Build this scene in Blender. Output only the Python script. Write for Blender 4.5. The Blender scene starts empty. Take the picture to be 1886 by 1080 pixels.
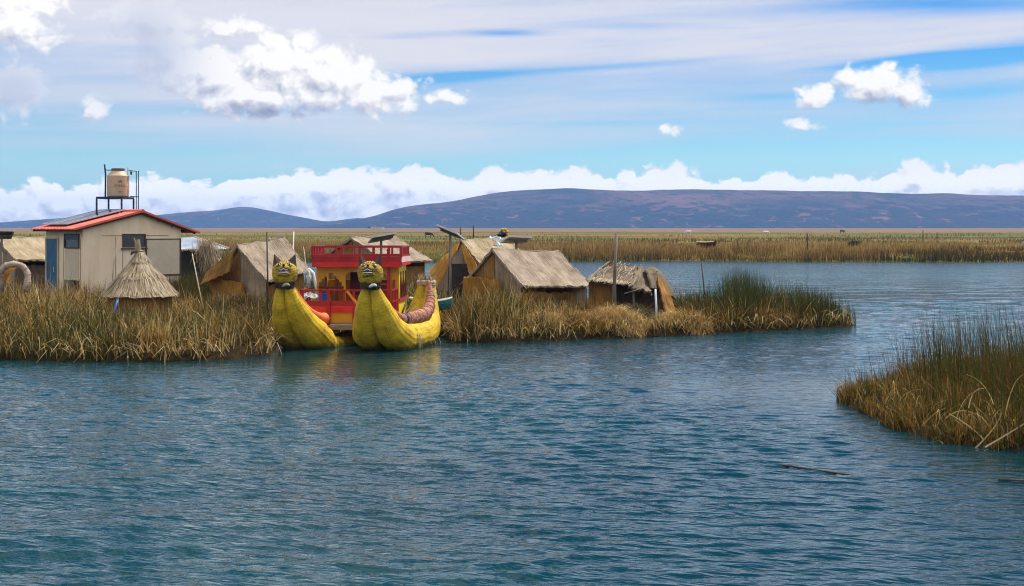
import bpy, bmesh, math, random
import numpy as np
from mathutils import Vector, Matrix

random.seed(7)
RNG = np.random.default_rng(11)
R = math.radians
C = bpy.context.scene.collection
CAM_H = 3.5
FPX = 2600.0            # focal length in photo pixels
CX, HY = 943.0, 419.0   # optical centre column, horizon row


def P(px, py, y):
    """world point seen at photo pixel (px, py) at depth y"""
    return Vector(((px - CX) / FPX * y, y, CAM_H - (py - HY) / FPX * y))


# ------------------------------------------------------------------ node DSL
class S:
    """a node socket with arithmetic"""
    def __init__(self, nt, sock):
        self.nt, self.s = nt, sock

    def _m(self, op, *a, clamp=False):
        n = self.nt.nodes.new('ShaderNodeMath')
        n.operation = op
        n.use_clamp = clamp
        for i, v in enumerate((self,) + a):
            if isinstance(v, S):
                self.nt.links.new(v.s, n.inputs[i])
            else:
                n.inputs[i].default_value = v
        return S(self.nt, n.outputs[0])

    def __add__(self, o): return self._m('ADD', o)
    def __radd__(self, o): return self._m('ADD', o)
    def __sub__(self, o): return self._m('SUBTRACT', o)
    def __rsub__(self, o): return (self * -1.0) + o
    def __mul__(self, o): return self._m('MULTIPLY', o)
    def __rmul__(self, o): return self._m('MULTIPLY', o)
    def __truediv__(self, o): return self._m('DIVIDE', o)
    def max(self, o): return self._m('MAXIMUM', o)
    def min(self, o): return self._m('MINIMUM', o)
    def smax(self, o, k): return self._m('SMOOTH_MAX', o, k)
    def clamp(self): return self._m('ADD', 0.0, clamp=True)
    def pow(self, e): return self._m('POWER', e)
    def exp(self): return self._m('EXPONENT')
    def abs(self): return self._m('ABSOLUTE')
    def sin(self): return self._m('SINE')

    def step(self, a, b, lo=0.0, hi=1.0, kind='SMOOTHSTEP'):
        n = self.nt.nodes.new('ShaderNodeMapRange')
        n.interpolation_type = kind
        self.nt.links.new(self.s, n.inputs[0])
        for i, v in enumerate((a, b, lo, hi)):
            n.inputs[i + 1].default_value = v
        return S(self.nt, n.outputs[0])


def node(nt, typ, **kw):
    n = nt.nodes.new(typ)
    for k, v in kw.items():
        setattr(n, k, v)
    return n


def combine(nt, x, y, z=0.0):
    n = node(nt, 'ShaderNodeCombineXYZ')
    for i, v in enumerate((x, y, z)):
        if isinstance(v, S):
            nt.links.new(v.s, n.inputs[i])
        else:
            n.inputs[i].default_value = v
    return n.outputs[0]


def noise_tex(nt, vec, scale, detail=4.0, rough=0.5, dist=0.0, dim='3D', out=0):
    n = node(nt, 'ShaderNodeTexNoise', noise_dimensions=dim)
    if vec is not None:
        nt.links.new(vec, n.inputs['Vector'])
    n.inputs['Scale'].default_value = scale
    n.inputs['Detail'].default_value = detail
    n.inputs['Roughness'].default_value = rough
    n.inputs['Distortion'].default_value = dist
    return S(nt, n.outputs[out])


def mixc(nt, fac, a, b, blend='MIX'):
    n = node(nt, 'ShaderNodeMix', data_type='RGBA', blend_type=blend)
    for i, v in ((0, fac), (6, a), (7, b)):
        if isinstance(v, S):
            nt.links.new(v.s, n.inputs[i])
        elif isinstance(v, bpy.types.NodeSocket):
            nt.links.new(v, n.inputs[i])
        elif i == 0:
            n.inputs[i].default_value = v
        else:
            n.inputs[i].default_value = tuple(v) + ((1.0,) if len(v) == 3 else ())
    return n.outputs[2]


def ramp(nt, fac, stops, interp='LINEAR'):
    n = node(nt, 'ShaderNodeValToRGB')
    cr = n.color_ramp
    cr.interpolation = interp
    while len(cr.elements) < len(stops):
        cr.elements.new(0.5)
    for e, (p, c) in zip(cr.elements, stops):
        e.position = p
        e.color = tuple(c) + (1.0,)
    nt.links.new(fac.s if isinstance(fac, S) else fac, n.inputs[0])
    return n.outputs[0]
# ------------------------------------------------------------------ camera, sun, sky
sc = bpy.context.scene
cd = bpy.data.cameras.new('camera')
cam = bpy.data.objects.new('camera', cd)
C.objects.link(cam)
cam.location = (0, 0, CAM_H)
cam.rotation_euler = (R(90), 0, 0)
cd.sensor_width = 36.0
cd.lens = 36.0 * FPX / 1886.0
cd.shift_y = (HY - 540.0) / 1886.0
cd.clip_end = 60000
sc.camera = cam
sc.view_settings.view_transform = 'Standard'
sc.view_settings.look = 'None'
sc.view_settings.exposure = 0.28
sc.view_settings.gamma = 1.0

SUN_EL, SUN_AZ = R(58), R(48)     # azimuth from +Y (away from the camera) towards +X
sd = bpy.data.lights.new('sun', 'SUN')
sd.energy = 5.0
sd.angle = R(0.5)
sd.color = (1.0, 0.93, 0.81)
sun = bpy.data.objects.new('sun', sd)
C.objects.link(sun)
sdir = Vector((math.sin(SUN_AZ) * math.cos(SUN_EL), math.cos(SUN_AZ) * math.cos(SUN_EL), math.sin(SUN_EL)))
sun.rotation_euler = sdir.to_track_quat('Z', 'Y').to_euler()
sun.location = (0, 0, 60)

w = bpy.data.worlds.new('World')
sc.world = w
w.use_nodes = True
nt = w.node_tree
nt.nodes.clear()


def sky_ae(px, py):
    x, y, z = (px - CX) / FPX, 1.0, (HY - py) / FPX
    return math.atan2(x, y) * 10, math.atan2(z, math.hypot(x, y)) * 10


tc = node(nt, 'ShaderNodeTexCoord')
sep = node(nt, 'ShaderNodeSeparateXYZ')
nt.links.new(tc.outputs['Generated'], sep.inputs[0])
dx, dy, dz = (S(nt, o) for o in sep.outputs)
AZ = dx._m('ARCTAN2', dy) * 10.0
EL = dz._m('ARCTAN2', (dx * dx + dy * dy).pow(0.5)) * 10.0

# --- cumulus density as a node group of (A, E)
g = bpy.data.node_groups.new('cumulus', 'ShaderNodeTree')
g.interface.new_socket('A', in_out='INPUT', socket_type='NodeSocketFloat')
g.interface.new_socket('E', in_out='INPUT', socket_type='NodeSocketFloat')
g.interface.new_socket('F', in_out='OUTPUT', socket_type='NodeSocketFloat')
gi, go = g.nodes.new('NodeGroupInput'), g.nodes.new('NodeGroupOutput')
A, E = S(g, gi.outputs[0]), S(g, gi.outputs[1])
# puffy clouds placed in the sky: column, row, half width, half height (photo pixels)
PUFFS = [(725, 168, 70, 34), (790, 182, 34, 16), (400, 140, 84, 62), (520, 122, 96, 72), (600, 142, 98, 70), (690, 175, 100, 38), (470, 178, 125, 40), (345, 128, 58, 52), (755, 185, 40, 22),
         (545, 85, 48, 30), (170, 201, 34, 25), (1560, 140, 26, 24), (1612, 158, 62, 42), (1675, 168, 50, 34),
         (1506, 178, 36, 22), (1222, 238, 24, 13), (1480, 232, 34, 11), (828, 177, 42, 15), (20, 30, 105, 58),
         (280, 38, 84, 42), (305, 105, 62, 74), (25, 165, 58, 48), (430, 55, 60, 22)]
shape = None
for (px, py, hw, hh) in PUFFS:
    a0, e0 = sky_ae(px, py)
    qa = (A - a0) / (hw / 260.0)
    qe = (E - e0) / (hh / 260.0)
    f = 1.0 - (qa * qa + qe * qe).pow(0.5)
    f = f * (min(hw, hh) / 45.0 * 0.55 + 0.35) + 0.16
    shape = f if shape is None else shape.smax(f, 0.10)
fc = node(g, 'ShaderNodeFloatCurve')
TOPS = [(-400, 345), (0, 340), (70, 327), (130, 346), (190, 324), (300, 324), (385, 338), (450, 320), (545, 318), (600, 304), (690, 312),
        (790, 306), (838, 332), (900, 306), (980, 308), (1070, 304), (1125, 324), (1250, 304), (1330, 328), (1400, 318),
        (1480, 320), (1560, 322), (1600, 326), (1690, 290), (1740, 302), (1768, 318), (1800, 300), (1886, 300), (2300, 330)]
cm = fc.mapping
pts = cm.curves[0].points
while len(pts) < len(TOPS):
    pts.new(0.5, 0.5)
tp = sorted(sky_ae(*t) for t in TOPS)
for p_, (a_, e_) in zip(pts, tp):
    p_.location = ((a_ + 6.0) / 12.0, e_)
    p_.handle_type = 'VECTOR'
cm.update()
g.links.new(((A + 6.0) / 12.0).s, fc.inputs['Value'])
bank = (S(g, fc.outputs[0]) - E) * 6.5 + 0.10
bank = bank.min(1.0)
shape = shape.smax(bank, 0.05)
vec = combine(g, A, E * 1.25, 0.0)
n1 = noise_tex(g, vec, 2.3, 9.0, 0.56, 0.25, '2D')
vo = node(g, 'ShaderNodeTexVoronoi', feature='F1', voronoi_dimensions='2D')
wob = noise_tex(g, vec, 5.0, 4.0, 0.6, 0.0, '2D', out=1)
vm = node(g, 'ShaderNodeVectorMath', operation='MULTIPLY_ADD')
g.links.new(wob.s, vm.inputs[0])
vm.inputs[1].default_value = (0.16, 0.16, 0)
g.links.new(vec, vm.inputs[2])
g.links.new(vm.outputs[0], vo.inputs['Vector'])
vo.inputs['Scale'].default_value = 5.5
vo.inputs['Detail'].default_value = 2.0
vo.inputs['Roughness'].default_value = 0.5
F = shape + (n1 - 0.5) * 0.68 + (0.42 - S(g, vo.outputs['Distance'])) * 0.58 + 0.07
g.links.new(F.s, go.inputs[0])


def cumulus(a, e):
    n = node(nt, 'ShaderNodeGroup')
    n.node_tree = g
    nt.links.new(a.s, n.inputs[0])
    nt.links.new(e.s, n.inputs[1])
    return S(nt, n.outputs[0])


F0 = cumulus(AZ, EL)
F1 = cumulus(AZ + 0.035, EL + 0.06)
alpha = (F0 * EL.step(0.35, 0.58, 2.0, 1.0)).step(-0.04, 0.42)
a3, e3 = sky_ae(520, 212)
ba = ((AZ - a3) / 0.42)
be = ((EL - e3) / 0.045)
base_dark = ((ba * ba + be * be) * -1.0).exp()
a4, e4 = sky_ae(1625, 190)
ba = ((AZ - a4) / 0.22)
be = ((EL - e4) / 0.05)
base_dark = (base_dark + ((ba * ba + be * be) * -1.0).exp() * 0.6).clamp()
lum = ((F0 - F1) * EL.step(0.25, 0.5, 0.58, 0.60) + EL.step(0.0, 0.46, 0.68, 0.79) - base_dark * 0.46).clamp()

# --- high streaky sheet
wave = noise_tex(nt, combine(nt, AZ * 0.16, EL * 0.5), 1.0, 3.0, 0.5, 0.0, '2D')
Et = EL - AZ * 0.035 + (wave - 0.5) * 0.25
st1 = noise_tex(nt, combine(nt, AZ * 0.28, Et * 3.4), 1.0, 6.0, 0.55, 0.15, '2D')
st2 = noise_tex(nt, combine(nt, AZ * 0.6 + 7.0, Et * 11.0), 1.0, 5.0, 0.6, 0.3, '2D')
fc2 = node(nt, 'ShaderNodeFloatCurve')
COV = [(0.0, .12), (0.46, .10), (0.53, .26), (0.62, .55), (0.75, .56), (0.95, .58), (1.08, .78), (1.2, .95), (1.62, 1.0), (2.0, .8), (2.4, .45)]
pts = fc2.mapping.curves[0].points
while len(pts) < len(COV):
    pts.new(0.5, 0.5)
for p_, (e_, c_) in zip(pts, COV):
    p_.location = (e_ / 2.4, c_)
    p_.handle_type = 'VECTOR'
fc2.mapping.update()
nt.links.new((EL / 2.4).clamp().s, fc2.inputs['Value'])
cov = S(nt, fc2.outputs[0])
GAPS = [(1530, 268, 420, 24, -.005, .42), (1840, 103, 190, 20, .075, 1.25), (1640, 112, 110, 8, .09, .75), (1770, 6, 270, 18, -.03, .85),
        (930, 61, 70, 7, .0, .75), (770, 66, 90, 8, .05, .35), (1150, 48, 120, 7, .0, .30), (820, 142, 120, 14, .06, .62),
        (1080, 126, 300, 7, .06, .55), (1440, 178, 120, 10, .03, .42), (330, 201, 260, 10, .0, .30), (40, 222, 150, 14, .0, .25),
        (1800, 170, 160, 12, .05, .40), (1000, 228, 260, 5, .0, .22), (1690, 228, 240, 6, .0, .25), (250, 250, 300, 8, .0, .20)]
for (px, py, hw, hh, tilt, s_) in GAPS:
    a0, e0 = sky_ae(px, py)
    qa = (AZ - a0) / (hw / 260.0)
    qe = (EL - e0 - (AZ - a0) * tilt) / (hh / 260.0)
    cov = cov - ((qa * qa + qe * qe) * -1.0).exp() * s_
ca = (cov + (st1 - 0.5) * 1.0 + (st2 - 0.5) * 0.45).step(-0.02, 1.0, kind='LINEAR')
ca = ca * EL.step(3.0, 5.5, 1.0, 0.0)

# --- the rest of the dome: broken cloud overhead, bright cloud added behind the viewer as fill light
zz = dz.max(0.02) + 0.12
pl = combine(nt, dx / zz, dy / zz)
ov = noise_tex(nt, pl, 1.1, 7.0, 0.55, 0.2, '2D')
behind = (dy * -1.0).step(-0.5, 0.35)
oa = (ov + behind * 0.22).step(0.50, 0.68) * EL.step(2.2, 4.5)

sky = node(nt, 'ShaderNodeTexSky', sky_type='NISHITA')
sky.sun_disc = False
sky.sun_elevation = SUN_EL
sky.sun_rotation = SUN_AZ
sky.altitude = 3800
sky.air_density = 1.0
sky.dust_density = 0.3
sky.ozone_density = 2.0
BG = 0.1
K = 1.0 / BG
tint = ramp(nt, EL / 3.0, [(0.0, (0.78, 0.92, 0.90)), (0.16, (0.80, 1.04, 0.94)), (0.32, (0.52, 0.90, 0.98)), (0.45, (0.24, 0.76, 1.08)), (1.0, (0.5, 0.9, 1.2))])
col = mixc(nt, 1.0, sky.outputs[0], tint, 'MULTIPLY')
sheet = ramp(nt, st1, [(0.25, (.56 * K, .60 * K, .71 * K)), (0.65, (.68 * K, .67 * K, .72 * K))])
col = mixc(nt, ca * 0.97, col, sheet)
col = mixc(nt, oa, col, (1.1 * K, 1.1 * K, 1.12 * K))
cum = ramp(nt, lum, [(0.26, (.27 * K, .29 * K, .43 * K)), (0.50, (.50 * K, .51 * K, .60 * K)), (0.67, (.72 * K, .71 * K, .73 * K)), (0.84, (.92 * K, .90 * K, .87 * K))])
# grey thin scraps at the upper left let the sheet through
a1, e1 = sky_ae(268, 90)
scr = ((AZ - a1) / 0.34)
scr2 = ((EL - e1) / 0.42)
a2, e2 = sky_ae(25, 165)
scrap = (((scr * scr + scr2 * scr2) * -1.0).exp() + ((((AZ - a2) / 0.3) * ((AZ - a2) / 0.3) + ((EL - e2) / 0.2) * ((EL - e2) / 0.2)) * -1.0).exp()).clamp()
cum = mixc(nt, scrap * 0.85, cum, (.44 * K, .49 * K, .63 * K))
gain = node(nt, 'ShaderNodeVectorMath', operation='SCALE')
nt.links.new(cum, gain.inputs[0])
nt.links.new(EL.step(0.2, 0.5, 1.32, 1.0).s, gain.inputs['Scale'])
col = mixc(nt, alpha * (1.0 - scrap * 0.3), col, gain.outputs[0])
bg = node(nt, 'ShaderNodeBackground')
nt.links.new(col, bg.inputs[0])
bg.inputs[1].default_value = BG
wo = node(nt, 'ShaderNodeOutputWorld')
nt.links.new(bg.outputs[0], wo.inputs[0])
w.cycles.sampling_method = 'MANUAL'
w.cycles.sample_map_resolution = 512

sc.cycles.use_adaptive_sampling = True
sc.cycles.adaptive_threshold = 0.015
sc.cycles.adaptive_min_samples = 12
sc.cycles.use_denoising = True
sc.cycles.denoiser = 'OPENIMAGEDENOISE'
sc.cycles.denoising_prefilter = 'ACCURATE'
sc.cycles.filter_width = 1.1
sc.cycles.max_bounces = 6
sc.cycles.diffuse_bounces = 3
sc.cycles.glossy_bounces = 3
sc.cycles.transmission_bounces = 3
sc.cycles.transparent_max_bounces = 6
sc.cycles.volume_bounces = 0
sc.cycles.caustics_reflective = False
sc.cycles.caustics_refractive = False
sc.cycles.sample_clamp_indirect = 4.0
sc.cycles.sample_clamp_direct = 1.6
# ------------------------------------------------------------------ mesh helpers
class MB:
    """collects shapes for ONE mesh object"""
    def __init__(self):
        self.v, self.f, self.uv, self.tint = [], [], {}, []

    def vert(self, p, t=0.5):
        self.v.append(tuple(p))
        self.tint.append(t)
        return len(self.v) - 1

    def face(self, idx, uv=None):
        self.f.append(tuple(idx))
        if uv:
            self.uv[len(self.f) - 1] = uv

    def quad(self, a, b, c, d, uv=None, t=0.5):
        i = [self.vert(p, t) for p in (a, b, c, d)]
        self.face(i, uv or [(0, 0), (1, 0), (1, 1), (0, 1)])

    def box(self, c, s, m=None, t=0.5):
        """box centred on c with size s, optional matrix applied last"""
        c, s = Vector(c), Vector(s) * 0.5
        p = [c + Vector((x * s.x, y * s.y, z * s.z)) for z in (-1, 1) for y in (-1, 1) for x in (-1, 1)]
        if m is not None:
            p = [m @ q for q in p]
        b = [self.vert(q, t) for q in p]
        sx, sy, sz = s * 2
        for f, (u, v) in (((0, 2, 3, 1), (sy, sx)), ((4, 5, 7, 6), (sx, sy)), ((0, 1, 5, 4), (sx, sz)),
                          ((1, 3, 7, 5), (sy, sz)), ((3, 2, 6, 7), (sx, sz)), ((2, 0, 4, 6), (sy, sz))):
            self.face([b[i] for i in f], [(0, 0), (u, 0), (u, v), (0, v)])

    def bar(self, a, b, wd, ht, t=0.5):
        """rectangular bar from a to b"""
        a, b = Vector(a), Vector(b)
        d = b - a
        q = d.to_track_quat('X', 'Z')
        m = Matrix.Translation((a + b) / 2) @ q.to_matrix().to_4x4()
        self.box((0, 0, 0), (d.length, wd, ht), m, t)

    def tube(self, pts, rad, seg=10, cap=True, t=0.5, flute=0.0, nfl=9):
        pts = [Vector(p) for p in pts]
        n = len(pts)
        if not hasattr(rad, '__len__'):
            rad = [rad] * n
        up = Vector((0, 0, 1))
        rings, ln = [], 0.0
        prev = None
        for i, p in enumerate(pts):
            d = (pts[min(i + 1, n - 1)] - pts[max(i - 1, 0)]).normalized()
            if prev is None:
                x = up.cross(d)
                if x.length < 0.15:
                    x = Vector((1, 0, 0)).cross(d)
            else:
                x = prev - d * prev.dot(d)
            x.normalize()
            prev = x
            y = d.cross(x)
            if i:
                ln += (p - pts[i - 1]).length
            rings.append(([self.vert(p + (x * math.cos(6.283185 * k / seg) + y * math.sin(6.283185 * k / seg)) * rad[i] * (1 + flute * abs(math.cos(nfl * 3.14159 * k / seg)) - flute * .6), t)
                           for k in range(seg)], ln))
        for (r0, l0), (r1, l1) in zip(rings, rings[1:]):
            for k in range(seg):
                k2 = (k + 1) % seg
                self.face((r0[k], r0[k2], r1[k2], r1[k]), [(k / seg, l0), ((k + 1) / seg, l0), ((k + 1) / seg, l1), (k / seg, l1)])
        if cap:
            self.face(rings[0][0][::-1])
            self.face(rings[-1][0])

    def ball(self, c, r, seg=14, rings=9, m=None, t=0.5):
        """ellipsoid"""
        c = Vector(c)
        r = Vector((r, r, r)) if not hasattr(r, '__len__') else Vector(r)
        rows = []
        for i in range(rings + 1):
            th = math.pi * i / rings
            row = []
            for k in range(seg):
                ph = 6.283185 * k / seg
                q = Vector((math.sin(th) * math.cos(ph) * r.x, math.sin(th) * math.sin(ph) * r.y, math.cos(th) * r.z))
                if m is not None:
                    q = m @ q
                row.append(self.vert(c + q, t))
            rows.append(row)
        for a, b in zip(rows, rows[1:]):
            for k in range(seg):
                k2 = (k + 1) % seg
                self.face((a[k], b[k], b[k2], a[k2]))

    def build(self, name, m, parent=None, smooth=False, loc=None):
        me = bpy.data.meshes.new(name)
        me.from_pydata(self.v, [], self.f)
        if self.uv:
            u = me.uv_layers.new(name='UVMap')
            li = 0
            for fi, f in enumerate(self.f):
                uv = self.uv.get(fi)
                if uv:
                    for k in range(len(f)):
                        u.data[li + k].uv = uv[k]
                li += len(f)
        at = me.attributes.new('tint', 'FLOAT', 'POINT')
        at.data.foreach_set('value', np.array(self.tint, dtype=np.float32))
        if smooth:
            me.polygons.foreach_set('use_smooth', [True] * len(me.polygons))
        me.validate()
        me.materials.append(m)
        o = bpy.data.objects.new(name, me)
        C.objects.link(o)
        if parent:
            o.parent = parent
        if loc:
            o.location = loc
        return o


def np_mesh(name, verts, faces, m, tint=None, smooth=False, nper=4):
    me = bpy.data.meshes.new(name)
    nv, nf = len(verts), len(faces)
    me.vertices.add(nv)
    me.vertices.foreach_set('co', np.ascontiguousarray(verts, dtype=np.float32).ravel())
    me.loops.add(nf * nper)
    me.loops.foreach_set('vertex_index', np.ascontiguousarray(faces, dtype=np.int32).ravel())
    me.polygons.add(nf)
    me.polygons.foreach_set('loop_start', np.arange(nf, dtype=np.int32) * nper)
    if tint is not None:
        at = me.attributes.new('tint', 'FLOAT', 'POINT')
        at.data.foreach_set('value', np.ascontiguousarray(tint, dtype=np.float32))
    if smooth:
        me.polygons.foreach_set('use_smooth', np.ones(nf, dtype=bool))
    me.update(calc_edges=True)
    me.materials.append(m)
    o = bpy.data.objects.new(name, me)
    C.objects.link(o)
    return o


def grid_faces(nr, nc):
    i = np.arange((nr - 1) * nc).reshape(nr - 1, nc)[:, :-1].ravel()
    return np.stack([i, i + 1, i + nc + 1, i + nc], 1)


def tag(o, label=None, cat=None, group=None, kind=None):
    if label:
        o['label'] = label
    if cat:
        o['category'] = cat
    if group:
        o['group'] = group
    if kind:
        o['kind'] = kind
    return o


def empty(name, loc, rz=0.0):
    o = bpy.data.objects.new(name, None)
    C.objects.link(o)
    o.location = loc
    o.rotation_euler = (0, 0, rz)
    o.empty_display_size = 0.2
    return o


def copy_tree(o, parent=None):
    c = o.copy()
    C.objects.link(c)
    if parent:
        c.parent = parent
    for ch in list(o.children):
        copy_tree(ch, c)
    return c


# ------------------------------------------------------------------ materials
def new_mat(name):
    m = bpy.data.materials.new(name)
    m.use_nodes = True
    t = m.node_tree
    b = t.nodes['Principled BSDF']
    return m, t, b


def setc(b, key, v):
    if isinstance(v, bpy.types.NodeSocket):
        b.id_data.links.new(v, b.inputs[key])
    elif isinstance(v, S):
        b.id_data.links.new(v.s, b.inputs[key])
    elif hasattr(v, '__len__'):
        b.inputs[key].default_value = tuple(v) + ((1.0,) if len(v) == 3 else ())
    else:
        b.inputs[key].default_value = v


def bump(t, h, strength=0.5, dist=0.02):
    n = node(t, 'ShaderNodeBump')
    n.inputs['Strength'].default_value = strength
    n.inputs['Distance'].default_value = dist
    t.links.new(h.s if isinstance(h, S) else h, n.inputs['Height'])
    return n.outputs[0]


def obj_co(t):
    return node(t, 'ShaderNodeTexCoord').outputs['Object']


def uv_co(t, sx=1.0, sy=1.0):
    n = node(t, 'ShaderNodeMapping')
    t.links.new(node(t, 'ShaderNodeTexCoord').outputs['UV'], n.inputs[0])
    n.inputs['Scale'].default_value = (sx, sy, 1)
    return n.outputs[0]


def scaled(t, vec, sc_):
    n = node(t, 'ShaderNodeMapping')
    t.links.new(vec, n.inputs[0])
    n.inputs['Scale'].default_value = sc_
    return n.outputs[0]


def worn(name, c1, c2, scale=3.0, rough=0.6, bstr=0.15, streak=(1, 1, 1), spec=0.3, detail=6.0, lo=0.35, hi=0.65, c3=None):
    """weathered surface: two or three own colours broken up by noise, with a fine bump"""
    m, t, b = new_mat(name)
    co = scaled(t, obj_co(t), streak)
    n = noise_tex(t, co, scale, detail, 0.6, 0.2)
    stops = [(lo, c1), (hi, c2)]
    if c3:
        stops = [(lo, c1), ((lo + hi) / 2, c2), (hi, c3)]
    setc(b, 'Base Color', ramp(t, n, stops))
    setc(b, 'Roughness', rough)
    setc(b, 'Specular IOR Level', spec)
    n2 = noise_tex(t, co, scale * 9, 4.0, 0.6)
    setc(b, 'Normal', bump(t, n2, bstr, 0.02))
    return m


def blades_mat(name, stops, transl=0.35, rough=0.55):
    """reeds: colour by the blade's own tint"""
    m, t, b = new_mat(name)
    at = node(t, 'ShaderNodeAttribute', attribute_name='tint')
    c = ramp(t, at.outputs['Fac'], stops)
    setc(b, 'Base Color', c)
    setc(b, 'Roughness', rough)
    setc(b, 'Specular IOR Level', 0.25)
    tr = node(t, 'ShaderNodeBsdfTranslucent')
    t.links.new(c, tr.inputs[0])
    mx = node(t, 'ShaderNodeMixShader')
    mx.inputs[0].default_value = transl
    t.links.new(b.outputs[0], mx.inputs[1])
    t.links.new(tr.outputs[0], mx.inputs[2])
    t.links.new(mx.outputs[0], t.nodes['Material Output'].inputs[0])
    return m


def reed_mat(name, c1, c2, c3, sx=40.0, sy=1.2, bstr=0.6, band=0.0, transl=0.0):
    """reed matting: fibres run along V of the UV map"""
    m, t, b = new_mat(name)
    u = uv_co(t, sx, sy)
    n = noise_tex(t, u, 1.0, 5.0, 0.65, 0.3, '2D')
    n2 = noise_tex(t, uv_co(t, 1.6, 1.2), 1.0, 5.0, 0.6, 0.0, '2D')
    f = n * 0.75 + n2 * 0.6 - 0.18
    if band:
        wv = node(t, 'ShaderNodeTexWave', wave_type='BANDS', bands_direction='Y')
        t.links.new(uv_co(t, 1, 1), wv.inputs[0])
        wv.inputs['Scale'].default_value = band
        wv.inputs['Distortion'].default_value = 1.5
        wv.inputs['Detail'].default_value = 3
        f = f + (S(t, wv.outputs['Fac']) - 0.5) * 0.16
    c = ramp(t, f, [(0.28, c1), (0.5, c2), (0.72, c3)])
    setc(b, 'Base Color', c)
    setc(b, 'Roughness', 0.85)
    setc(b, 'Specular IOR Level', 0.15)
    setc(b, 'Normal', bump(t, n, bstr, 0.03))
    if transl:
        tr = node(t, 'ShaderNodeBsdfTranslucent')
        t.links.new(c, tr.inputs[0])
        mx = node(t, 'ShaderNodeMixShader')
        mx.inputs[0].default_value = transl
        t.links.new(b.outputs[0], mx.inputs[1])
        t.links.new(tr.outputs[0], mx.inputs[2])
        t.links.new(mx.outputs[0], t.nodes['Material Output'].inputs[0])
    return m
# ------------------------------------------------------------------ shore outlines
ISLE = np.array([(-44, 36.8), (-16, 37.3), (-13.4, 37.1), (-11.0, 36.7), (-9.0, 36.6), (-7.6, 37.4), (-6.6, 38.5), (-6.85, 39.6), (-7.3, 41.0), (-7.1, 44.5),
                 (-5.6, 46.3), (-2.9, 46.3), (-1.9, 44.6), (-1.75, 43.0), (-0.6, 43.0), (0.9, 43.5), (2.4, 44.3), (4.1, 45.2), (5.4, 45.6),
                 (7.9, 47.3), (10.4, 48.7), (12.0, 49.9), (12.2, 50.6), (10.8, 52.2), (7.2, 53.4), (4.2, 55.5), (2.6, 61), (-2, 66), (-20, 71), (-44, 71)], float)
TUFT = np.array([(6.75, 28.9), (6.6, 27.2), (6.68, 25.6), (6.72, 24.3), (7.1, 23.0), (7.8, 22.2), (9.5, 21.8), (15, 22.5), (15, 30), (12, 31), (9, 30.4), (7.5, 29.6)], float)


def poly_sd(poly, x, y):
    """signed distance, positive inside"""
    a, b = poly, np.roll(poly, -1, 0)
    d = np.full(x.shape, 1e9)
    ins = np.zeros(x.shape, bool)
    for (x0, y0), (x1, y1) in zip(a, b):
        ex, ey = x1 - x0, y1 - y0
        t = np.clip(((x - x0) * ex + (y - y0) * ey) / (ex * ex + ey * ey), 0, 1)
        d = np.minimum(d, np.hypot(x - x0 - t * ex, y - y0 - t * ey))
        c = ((y0 > y) != (y1 > y)) & (x < ex * (y - y0) / (ey if abs(ey) > 1e-9 else 1e-9) + x0)
        ins ^= c
    return np.where(ins, d, -d)



# ------------------------------------------------------------------ water
def water_material():
    m, t, b = new_mat('lake_water')
    co = obj_co(t)
    geo = node(t, 'ShaderNodeNewGeometry')
    sp = node(t, 'ShaderNodeSeparateXYZ')
    t.links.new(geo.outputs['Position'], sp.inputs[0])
    px, py = S(t, sp.outputs[0]), S(t, sp.outputs[1])
    # wind chop: crests lie mostly across the view, turned a little
    wp = noise_tex(t, scaled(t, co, (0.10, 0.16, 1)), 1.0, 3.0, 0.5, 0.0, '2D')      # gusts
    r1 = node(t, 'ShaderNodeMapping')
    t.links.new(co, r1.inputs[0])
    r1.inputs['Rotation'].default_value = (0, 0, R(14))
    a = noise_tex(t, scaled(t, r1.outputs[0], (1.0, 2.9, 1)), 1.0, 2.0, 0.5, 0.0, '2D')
    c = noise_tex(t, scaled(t, r1.outputs[0], (2.6, 7.5, 1)), 1.0, 2.0, 0.55, 0.0, '2D')
    calm = S(t, node(t, 'ShaderNodeAttribute', attribute_name='tint').outputs['Fac'])
    far = py.step(36, 80, 0.12, 2.3)
    h = (a * 0.80 * far + c * py.step(40, 80, 0.22, 0.7)) * wp.step(0.25, 0.7, 0.7, 1.2) * (1.0 - calm)
    setc(b, 'Normal', bump(t, h, 1.0, 0.17))
    deep = mixc(t, noise_tex(t, scaled(t, co, (.05, .09, 1)), 1.0, 3.0, 0.5, 0.0, '2D').step(.35, .65), (.0014, .025, .034), (.0022, .036, .046))
    setc(b, 'Base Color', deep)
    setc(b, 'Roughness', py.step(45, 130, 0.04, 0.17))
    setc(b, 'IOR', 1.333)
    setc(b, 'Specular IOR Level', 0.5)
    return m


M_WATER = water_material()


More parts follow.
